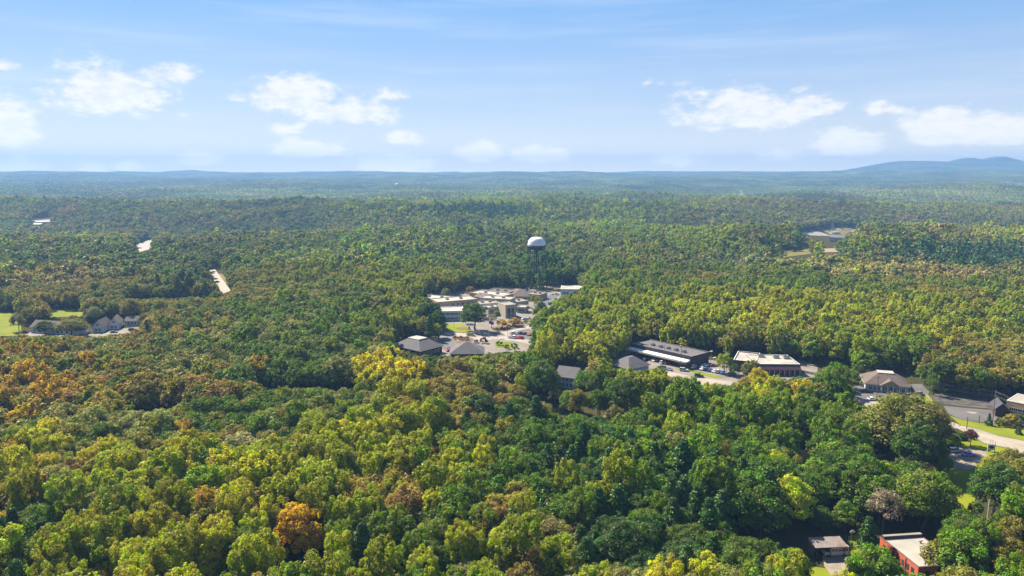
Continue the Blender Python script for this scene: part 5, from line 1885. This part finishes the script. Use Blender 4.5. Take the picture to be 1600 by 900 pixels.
# of these, the sun reaches the ground here: (photo pixel) points that no crown may shade
LIT = [(1028, 659), (1036, 657), (1046, 662), (1054, 664), (1042, 668), (1503, 770), (1508, 760), (1505, 785), (1506, 796), (1514, 745), (1522, 735),
       (1500, 715), (1512, 718), (1525, 710), (1535, 712), (1515, 706), (1540, 700), (1530, 696), (1555, 703), (1530, 663), (1500, 657), (1515, 671), (1560, 672),
       (1540, 680), (1275, 893), (1290, 895), (1305, 885), (1315, 880), (1265, 897), (1355, 612), (1370, 616), (1362, 626), (1520, 650), (1500, 645), (1540, 655),
       (1070, 586), (1090, 592), (1110, 596), (1130, 598), (720, 514), (740, 523)]
FOOT = []          # building footprints (centre, half sizes, angle), filled in by the builders above


# distance to the bare terrain behind each pixel of the photograph, coarsely
GR = np.arange(271.5, 520, 2.5)
GC = np.arange(-100, 1701, 20.0)
_t = np.geomspace(150, 9500, 500)
_pc, _pr = np.meshgrid(GC, GR)
_v = (450 - _pr) / F_PX
_dz = -math.sin(PITCH) + _v * math.cos(PITCH)
_dy = math.cos(PITCH) + _v * math.sin(PITCH)
_dx = (_pc - 800) / F_PX
_hit = (CAM_H + _dz[..., None] * _t) <= height(_dx[..., None] * _t, _dy[..., None] * _t)
GDEP = np.where(_hit.any(-1), _t[_hit.argmax(-1)] * _dy, 1e5)
del _hit


def fits(x, y, z, H, Rr, zb):
    """which trees stand on free ground and hide nothing that the photograph shows"""
    ok = np.ones(len(x), bool)
    bx_, by_, _ = proj(x, y, z)
    t = np.asarray(Rr)
    for poly in OPEN:
        for dx in (-0.35, 0, 0.35):
            b0, b1, _ = proj(x + dx * t, y, z)
            ok &= ~inside(b0, b1, poly)
    samples = [(0, .97), (0, .8), (-.6, .82), (.6, .82), (-.9, .6), (.9, .6), (0, .55), (-.6, .35), (.6, .35), (0, .2)]
    for fx, fz in samples:
        px, py, _ = proj(x + fx * Rr, y, z + fz * H)
        # ground depth seen at that pixel if nothing stood there
        v = (450 - py) / F_PX
        dz = -math.sin(PITCH) + v * math.cos(PITCH)
        dy = math.cos(PITCH) + v * math.sin(PITCH)
        gd = np.where(dz < -0.004, dy * (-CAM_H) / np.minimum(dz, -0.004), 1e5)
        far_ = GDEP[np.clip(((py - 271.5) / 2.5).round().astype(int), 0, len(GR) - 1), np.clip(((px + 100) / 20).round().astype(int), 0, len(GC) - 1)]
        gd = np.where(py < 515, far_, gd)
        for poly in OPEN:
            ok &= ~(inside(px, py, poly) & (y < gd - 2))
        for poly, D in SHOWN:
            ok &= ~(inside(px, py, poly) & (y < D))
    # small openings could slip between those samples: test points of each opening against each crown's outline
    if len(x) < 60000:
        pc_x, pc_y, dep = proj(x, y, z + 0.62 * H)
        rx_, ry_ = 0.85 * Rr / dep * F_PX, 0.36 * H / dep * F_PX
        for poly, D in [(p, None) for p in OPEN] + SHOWN:
            xs_, ys_ = [p[0] for p in poly], [p[1] for p in poly]
            sx_ = np.linspace(min(xs_), max(xs_), max(4, int((max(xs_) - min(xs_)) / 9)))
            sy_ = np.linspace(min(ys_), max(ys_), max(4, int((max(ys_) - min(ys_)) / 6)))
            gx_, gy_ = [v.ravel() for v in np.meshgrid(sx_, sy_)]
            kk = inside(gx_, gy_, poly)
            near_ = (pc_x > min(xs_) - 60) & (pc_x < max(xs_) + 60) & (pc_y > min(ys_) - 60) & (pc_y < max(ys_) + 60) & ok
            ids_ = np.where(near_)[0]
            for qx, qy in zip(gx_[kk], gy_[kk]):
                v = (450 - qy) / F_PX
                g_ = D if D else (math.cos(PITCH) + v * math.sin(PITCH)) * CAM_H / max(1e-4, math.sin(PITCH) - v * math.cos(PITCH)) - 6
                if D is None and qy < 470:
                    continue
                hit_ = (((pc_x[ids_] - qx) / rx_[ids_]) ** 2 + ((pc_y[ids_] - qy) / ry_[ids_]) ** 2 < 1) & (y[ids_] < g_)
                ok[ids_[hit_]] = False
    for (qx, qy) in LIT:
        g_ = at(qx, qy)
        k_ = 1 / math.tan(SUN_EL)
        hs = 0.66 * H * k_
        ux_, uy_ = x + (-SUN_DIR.x) * hs - g_.x, y + (-SUN_DIR.y) * hs - g_.y
        al = ux_ * SUN_DIR.x + uy_ * SUN_DIR.y
        pe = -ux_ * SUN_DIR.y + uy_ * SUN_DIR.x
        ok &= ~((al / (0.8 * Rr + 0.36 * H * k_)) ** 2 + (pe / (0.95 * Rr)) ** 2 < 1)
    for (cx, cy_, hx, hy, an) in BUILT:
        c, s = math.cos(an), math.sin(an)
        u = (x - cx) * c + (y - cy_) * s
        w = -(x - cx) * s + (y - cy_) * c
        ok &= ~((np.abs(u) < hx + 2.5) & (np.abs(w) < hy + 2.5))
    return ok


def grid_points(r0, r1, step, half_deg, rng, jit=0.42):
    xs = np.arange(-r1, r1, step)
    ys = np.arange(0, r1, step * 0.87)
    X, Y = np.meshgrid(xs, ys)
    X = X + (np.arange(len(ys)) % 2)[:, None] * step * 0.5
    X = (X + rng.uniform(-jit, jit, X.shape) * step).ravel()
    Y = (Y + rng.uniform(-jit, jit, Y.shape) * step).ravel()
    rr = np.hypot(X, Y)
    an = np.degrees(np.abs(np.arctan2(X, Y)))
    k = (rr > r0) & (rr < r1) & (an < half_deg)
    return X[k], Y[k]


def sizes(x, y, ci, rng):
    """height and crown radius scale: each tree its own, with taller and shorter stands"""
    s = 1 + 0.26 * fbm(x / 75, y / 75, 55, 3) + rng.normal(0, 0.12, len(x))
    return np.clip(s, 0.62, 1.35)


KIND_OF = np.array([SPECIES[n] for n in NAMES])
rng = np.random.default_rng(5)
X1, Y1 = grid_points(105, 700, 5.5, 47, rng)
Z1 = height(X1, Y1)
CI1 = pick_colours(X1, Y1, Z1 + 14, rng)
ME1 = MEAN[-1]
K1 = KIND_OF[CI1].copy()
# yellow-green crowns are tulip poplars mostly, some maples; greens are mixed
sw = rng.uniform(0, 1, len(K1))
K1[(K1 == 'pine') & (sw < 0.5)] = 'oak'
K1[(K1 == 'poplar') & (sw < 0.28)] = 'round'
K1[(K1 == 'round') & (sw > 0.72)] = 'poplar'
K1[(K1 == 'oak') & (sw < 0.2)] = 'round'
S1 = sizes(X1, Y1, CI1, rng) * 0.76
H1 = np.array([SPEC[k][0] for k in K1])
R1 = np.array([SPEC[k][1] for k in K1])
B1 = np.array([SPEC[k][2] for k in K1])
keep = np.zeros(len(X1), bool)
for f in (1.0, 0.8, 0.62, 0.46):
    test = ~keep
    o = fits(X1[test], Y1[test], Z1[test], H1[test] * S1[test] * f, R1[test] * S1[test] * f, B1[test])
    ids = np.where(test)[0][o]
    S1[ids] *= f
    keep[ids] = True
X1, Y1, Z1, CI1, K1, S1, H1, R1, ME1 = (a[keep] for a in (X1, Y1, Z1, CI1, K1, S1, H1, R1, ME1))

# trees placed singly because the photograph singles them out: (x of the stem, y of the foot, y of the top in photo pixels, kind, colour, label)
SINGLES = SINGLE_TREES
sing = []
for (px, pyb, pyt, kind, colour, label, name, cat, *wd) in SINGLES:
    b = at_ground(px, pyb)
    # height so that the top meets the photographed row
    zt = np.linspace(0.5, 40, 800)
    _, yy, _ = proj(np.full(800, b.x), np.full(800, b.y), b.z + zt)
    Ht = float(zt[np.argmin(np.abs(yy - pyt))])
    wide = wd[0] * b.y / F_PX / 2 / (SPEC[kind][1] * Ht / SPEC[kind][0]) if wd else 1.0
    sing.append((b.x, b.y, b.z, Ht, kind, colour, label, name, cat, wide))
# make room for them
for (x, y, z, Ht, kind, *_r, wd_) in sing:
    rad = SPEC[kind][1] * Ht / SPEC[kind][0]
    d = np.hypot(X1 - x, Y1 - y)
    _, pt, _ = proj(X1, Y1, Z1 + H1 * S1)
    k = d > max(3.0, rad * 0.9)
    # and nothing stands just in front of its crown
    if kind != 'shrub':
        k &= ~((np.abs(X1 - x * Y1 / y) < rad * 0.75) & (Y1 < y) & (Y1 > y - 0.9 * Ht) & (S1 * H1 > Ht * 0.55))
    if wd_ != 1.0 and kind != 'shrub':
        k &= ~((np.abs(X1 - x * Y1 / y) < rad * 1.2) & (Y1 < y) & (Y1 > y - 1.25 * Ht) & (S1 * H1 > Ht * 0.42))
    X1, Y1, Z1, CI1, K1, S1, H1, R1, ME1 = (a[k] for a in (X1, Y1, Z1, CI1, K1, S1, H1, R1, ME1))


def tint_of(ci, rng, mean, share):
    t = np.array([TINT[NAMES[i]] for i in ci]) * (1 - share) + mean * share
    t = t * np.array([1.98, 1.88, 1.3]) * np.exp(rng.normal(0, 0.13, (len(ci), 1))) * np.exp(rng.normal(0, 0.04, (len(ci), 3)))
    return t


sh1 = (0.12 + 0.38 * sstep(200, 650, Y1))[:, None]
T1 = tint_of(CI1, rng, ME1, sh1)

# ------------------------------------------------------------------ single trees
NICE = {'oak': 'spreading oak', 'round': 'rounded maple', 'poplar': 'tall tulip poplar', 'pine': 'pine', 'spire': 'conical conifer', 'sparse': 'thin-leaved tree', 'shrub': 'shrub'}


def plant(x, y, z, Ht, kind, tint, label, name, cat, group=None, rz=None, wide=1.0):
    v = random.randrange(N_VAR[kind])
    s = Ht / SPEC[kind][0]
    root = empty(name, (x, y, z), random.uniform(0, 6.28) if rz is None else rz, label, cat, group)
    root.scale = (s * wide, s * wide, s)
    crown, trunk = NEAR[kind, v]
    a = bpy.data.objects.new("trunk", trunk)
    COL.objects.link(a)
    a.parent = root
    b = bpy.data.objects.new("crown", crown)
    COL.objects.link(b)
    b.parent = root
    b["tint"] = [float(c) for c in tint]
    return root


LAND = [(470, 800, "the golden-orange tree"), (605, 575, "the bright yellow poplars"), (1378, 780, "the bare brown tree"),
        (1240, 760, "the yellow-topped tree"), (1295, 850, "the van shed"), (1410, 850, "the red building"),
        (840, 800, "the mottled oak"), (335, 690, "the pale silvery tree"), (1255, 712, "the pink roof"), (1510, 712, "the purple car's driveway"),
        (1040, 662, "the small bright lawn"), (1400, 640, "the huge oak"), (0, 800, "the photo's left edge"), (1600, 800, "the photo's right edge"),
        (800, 900, "the bottom edge's middle"), (400, 900, "the bottom edge's left quarter"), (1150, 900, "the bottom lawn's left end"),
        (690, 690, "the mid-wood yellow poplars"), (270, 745, "the lower left yellow patch"), (620, 755, "the mid-wood brown oak")]
px1, pyt1, dep1 = proj(X1, Y1, Z1 + H1 * S1)
_, pyb1, _ = proj(X1, Y1, Z1)
inview = (px1 > -5) & (px1 < 1605) & (pyt1 < 896) & (pyt1 > 0)
order = np.argsort(np.where(inview, dep1, 1e9))
n_single = 0
lim = {'tree': 292, 'pine_tree': 60}
single = np.zeros(len(X1), bool)
cnt = {'tree': 0, 'pine_tree': 0}
for i in order:
    if not inview[i]:
        break
    nm = 'pine_tree' if K1[i] == 'pine' else 'tree'
    if cnt[nm] >= lim[nm] - sum(1 for s in sing if (s[4] == 'pine') == (nm == 'pine_tree') and s[4] != 'shrub'):
        if nm == 'tree':
            break
        continue
    cnt[nm] += 1
    single[i] = True
DIRS = ["right of", "above right of", "above", "above left of", "left of", "below left of", "below", "below right of"]
ORD = ["", "second ", "third ", "fourth ", "fifth ", "sixth ", "seventh ", "eighth ", "ninth ", "tenth ", "eleventh ", "twelfth "]
SIZEW = lambda h: "tall" if h > 0.88 else ("low" if h < 0.66 else "middling")
TONE = {'yellow': 'yellow', 'gold': 'golden', 'lime': 'bright lime-yellow', 'yellow-green': 'yellow-green', 'green': 'mid-green', 'deep green': 'dark green',
        'blue-green': 'blue-green', 'sage': 'sage grey-green', 'olive': 'olive', 'brown': 'brown-tinged', 'rust': 'rust-orange', 'grey-brown': 'grey-brown',
        'pale': 'pale silvery', 'maroon': 'maroon', 'purple': 'purple'}
buckets = {}
for i in np.where(single)[0]:
    lx = np.array([(a - px1[i]) ** 2 + (b - pyt1[i]) ** 2 * 1.4 for a, b, _ in LAND])
    j = int(np.argmin(lx))
    a, b, nm_ = LAND[j]
    ang = math.atan2(-(pyt1[i] - b), px1[i] - a)
    dr = DIRS[int(round(ang / (math.pi / 4))) % 8]
    key = (SIZEW(S1[i]), TONE[NAMES[CI1[i]]], K1[i], dr, j)
    buckets.setdefault(key, []).append((float(lx[j]), i))
for key, lst in buckets.items():
    lst.sort()
    sz, tone, kind, dr, j = key
    for n_, (_, i) in enumerate(lst):
        nearest = "" if len(lst) == 1 else (("nearest " if n_ == 0 else ORD[min(n_, 11)] + "out "))
        lab = f"{sz} {tone} {NICE[kind]}, {nearest}{dr} {LAND[j][2]}"
        nm = 'pine_tree' if kind == 'pine' else 'tree'
        plant(X1[i], Y1[i], Z1[i], H1[i] * S1[i], kind, T1[i], lab, nm, 'pine tree' if nm == 'pine_tree' else 'tree', 'woodland trees in front')
rng2 = np.random.default_rng(3)
for (x, y, z, Ht, kind, colour, label, name, cat, wide) in sing:
    t = np.array(TINT[colour]) * 1.8 * np.exp(rng2.normal(0, 0.05, 3))
    plant(x, y, z, Ht, kind, t, label, name, cat, wide=wide)
rest = ~single


# ------------------------------------------------------------------ the mass of the wood: one object per band, instanced on points
def scatter(name, pts, rot, scl, tint, proto, protos):
    me = bpy.data.meshes.new(name)
    n = len(pts)
    me.vertices.add(n)
    me.vertices.foreach_set('co', pts.reshape(-1).astype(np.float32))
    for nm_, typ, arr, key in (('spin', 'FLOAT_VECTOR', rot, 'vector'), ('size', 'FLOAT_VECTOR', scl, 'vector'), ('tint', 'FLOAT_VECTOR', tint, 'vector'),
                               ('model', 'INT', proto, 'value')):
        a = me.attributes.new(nm_, typ, 'POINT')
        a.data.foreach_set(key, arr.reshape(-1).astype(np.int32 if typ == 'INT' else np.float32))
    o = bpy.data.objects.new(name, me)
    COL.objects.link(o)
    tag(o, kind='stuff')
    pc = bpy.data.collections.new(name + "_models")
    for i, m_ in enumerate(protos):
        po = bpy.data.objects.new("%s_%02d" % (name, i), m_)
        pc.objects.link(po)
    ng = bpy.data.node_groups.new(name, 'GeometryNodeTree')
    ng.interface.new_socket('Geometry', in_out='INPUT', socket_type='NodeSocketGeometry')
    ng.interface.new_socket('Geometry', in_out='OUTPUT', socket_type='NodeSocketGeometry')
    gi, go = ng.nodes.new('NodeGroupInput'), ng.nodes.new('NodeGroupOutput')
    ci = ng.nodes.new('GeometryNodeCollectionInfo')
    ci.inputs['Collection'].default_value = pc
    ci.inputs['Separate Children'].default_value = True
    ci.inputs['Reset Children'].default_value = True
    ip = ng.nodes.new('GeometryNodeInstanceOnPoints')
    ip.inputs['Pick Instance'].default_value = True
    m2p = ng.nodes.new('GeometryNodeMeshToPoints')

    def named(nm_, typ):
        nd = ng.nodes.new('GeometryNodeInputNamedAttribute')
        nd.data_type = typ
        nd.inputs['Name'].default_value = nm_
        return nd.outputs['Attribute']
    L = ng.links.new
    L(gi.outputs[0], m2p.inputs['Mesh'])
    L(m2p.outputs[0], ip.inputs['Points'])
    L(ci.outputs[0], ip.inputs['Instance'])
    L(named('model', 'INT'), ip.inputs['Instance Index'])
    e2r = ng.nodes.new('FunctionNodeEulerToRotation')
    L(named('spin', 'FLOAT_VECTOR'), e2r.inputs[0])
    L(e2r.outputs[0], ip.inputs['Rotation'])
    L(named('size', 'FLOAT_VECTOR'), ip.inputs['Scale'])
    L(ip.outputs[0], go.inputs[0])
    md = o.modifiers.new("trees", 'NODES')
    md.node_group = ng
    return o


def spins(n, rng):
    r_ = np.zeros((n, 3))
    r_[:, 2] = rng.uniform(0, 6.283, n)
    r_[:, :2] = rng.normal(0, 0.03, (n, 2))
    return r_


MID_SET = {'oak': (0.62, 80, 34), 'round': (0.6, 62, 34), 'poplar': (0.6, 66, 36), 'pine': (0.75, 64, 14), 'sparse': (0.6, 40, 20), 'spire': (0.6, 30, 16)}
mk = list(MID_SET)
mid = [merged("tree_model", k, *MID_SET[k], 500 + 7 * v + len(k)) for k in mk for v in range(3)]
rk = K1[rest]
near_band = np.hypot(X1[rest], Y1[rest]) < 300
fine_k = ['oak', 'round', 'poplar', 'pine', 'sparse']
fine_m = [merged("tree_model_fine", k, NEAR_SET[k][0] * 1.25, NEAR_SET[k][1], int(NEAR_SET[k][2] * 0.6), 900 + v * 3 + len(k)) for k in fine_k for v in range(3)]
for nm_, selb, ks, ms in (("woodland", near_band, fine_k, fine_m), ("middle_woodland", ~near_band, mk, mid)):
    sel = np.where(rest)[0][selb]
    n = len(sel)
    pidx = np.array([ks.index(k) * 3 for k in K1[sel]]) + rng.integers(0, 3, n)
    sc_ = S1[sel][:, None] * np.stack([rng.uniform(.9, 1.15, n)] * 2 + [np.ones(n)], -1)
    scatter(nm_, np.stack([X1[sel], Y1[sel], Z1[sel]], -1), spins(n, rng), sc_, T1[sel], pidx, ms)

# 700 m to 2.6 km: single crowns of fewer sprays
X2, Y2 = grid_points(700, 2600, 8.2, 44, rng)
Z2 = height(X2, Y2)
CI2 = pick_colours(X2, Y2, Z2 + 18, rng, 120.0, 2.0)
ME2 = MEAN[-1]
K2 = KIND_OF[CI2].copy()
K2[(K2 == 'pine') & (rng.uniform(0, 1, len(K2)) < 0.4)] = 'oak'
S2 = sizes(X2, Y2, CI2, rng) * (0.95 + 0.30 * fbm(X2 / 38, Y2 / 55, 88, 2))
H2 = np.array([SPEC[k][0] for k in K2])
R2 = np.array([SPEC[k][1] for k in K2])
keep = fits(X2, Y2, Z2, H2 * S2, R2 * S2, H2)
# far clearings lie on the slopes, so their outline is taken on the terrain
X2, Y2, Z2, CI2, K2, S2 = (a[keep] for a in (X2, Y2, Z2, CI2, K2, S2))
ME2 = ME2[keep]
FAR_SET = {'oak': (1.5, 26, 12), 'round': (1.4, 20, 12), 'poplar': (1.4, 20, 13), 'pine': (1.3, 24, 8), 'sparse': (1.1, 18, 9)}
fk = list(FAR_SET)
farm = [merged("tree_model_far", k, *FAR_SET[k], 700 + 5 * v + len(k), False) for k in fk for v in range(3)]
n = len(X2)
pidx = np.array([fk.index(k) * 3 for k in K2]) + rng.integers(0, 3, n)
scatter("far_woodland", np.stack([X2, Y2, Z2], -1), spins(n, rng), np.repeat(S2[:, None], 3, 1), tint_of(CI2, rng, ME2, 0.42) * np.array([1.08, 1.16, 1.65]) * np.exp(0.42 * fbm(X2 / 150, Y2 / 210, 91, 3))[:, None], pidx, farm)  # tint made bluer and brighter: some distance haze put into the leaf colour


# beyond that: patches of canopy
def patch(seed, side=90, step=9.5):
    rg = np.random.default_rng(seed)
    Q_, C_, V_ = [], [], []
    for a in np.arange(-side / 2, side / 2, step):
        for b in np.arange(-side / 2, side / 2, step):
            cx, cy_ = a + rg.uniform(0, step), b + rg.uniform(0, step)
            r_ = rg.uniform(3.8, 6.6)
            d = sph(26, rg, -0.3)
            p = np.array([cx, cy_, rg.uniform(9, 15)]) + d * r_ * np.array([1, 1, 0.85])
            Q_.append(cards(p, d + np.array([0, 0, .3]), 3.0, 0.35, rg))
            C_.append(np.full(26, rg.uniform(0, 1) ** 1.0))
            V_.append(rg.uniform(0, 1, 26))
    return quads_mesh("canopy_patch", np.concatenate(Q_), [LEAF_FAR], attrs={'clump': np.concatenate(C_), 'vary': np.concatenate(V_)})


LEAF_FAR = leaf_material("leaf_canopy", 0.25, 0.015)
pm = [patch(40 + i) for i in range(4)]
Xa, Ya = grid_points(2560, 5500, 80, 42, rng, 0.1)
Xb, Yb = grid_points(5500, 10100, 84, 42, rng, 0.1)
Xc, Yc = [v.ravel() for v in np.meshgrid(np.arange(3600, 7600, 40.0), np.arange(7800, 9100, 40.0))]
kb = ~((Xb > 3600) & (Yb > 7800) & (Yb < 9100))
Xb, Yb = Xb[kb], Yb[kb]
X3, Y3 = np.concatenate([Xa, Xb, Xc]), np.concatenate([Ya, Yb, Yc])
Sc = np.concatenate([np.ones(len(Xa)), np.full(len(Xb), 1.0), np.full(len(Xc), 0.46)])
Z3 = height(X3, Y3)
e = 20
sx = (height(X3 + e, Y3) - height(X3 - e, Y3)) / (2 * e)
sy = (height(X3, Y3 + e) - height(X3, Y3 - e)) / (2 * e)
n = len(X3)
rot = np.zeros((n, 3))
rot[:, 0] = np.arctan(sy)
rot[:, 1] = -np.arctan(sx)
szz = np.stack([Sc, Sc, np.where(Sc > 1, 1.3, 1.0)], -1)
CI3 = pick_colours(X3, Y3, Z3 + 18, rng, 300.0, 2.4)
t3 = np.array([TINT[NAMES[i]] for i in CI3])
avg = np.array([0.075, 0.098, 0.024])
t3 = np.array([1.9, 1.95, 2.6]) * (t3 * 0.5 + avg * 0.5) * np.exp(0.6 * fbm(X3 / 330, Y3 / 330, 9, 3))[:, None]  # raised blue puts more of the distance haze into the canopy colour
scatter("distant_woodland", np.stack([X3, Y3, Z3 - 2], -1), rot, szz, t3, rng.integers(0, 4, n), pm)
print("trees: single", int(single.sum()) + len(sing), "near+mid", int(rest.sum()), "far", len(X2), "patches", len(X3))
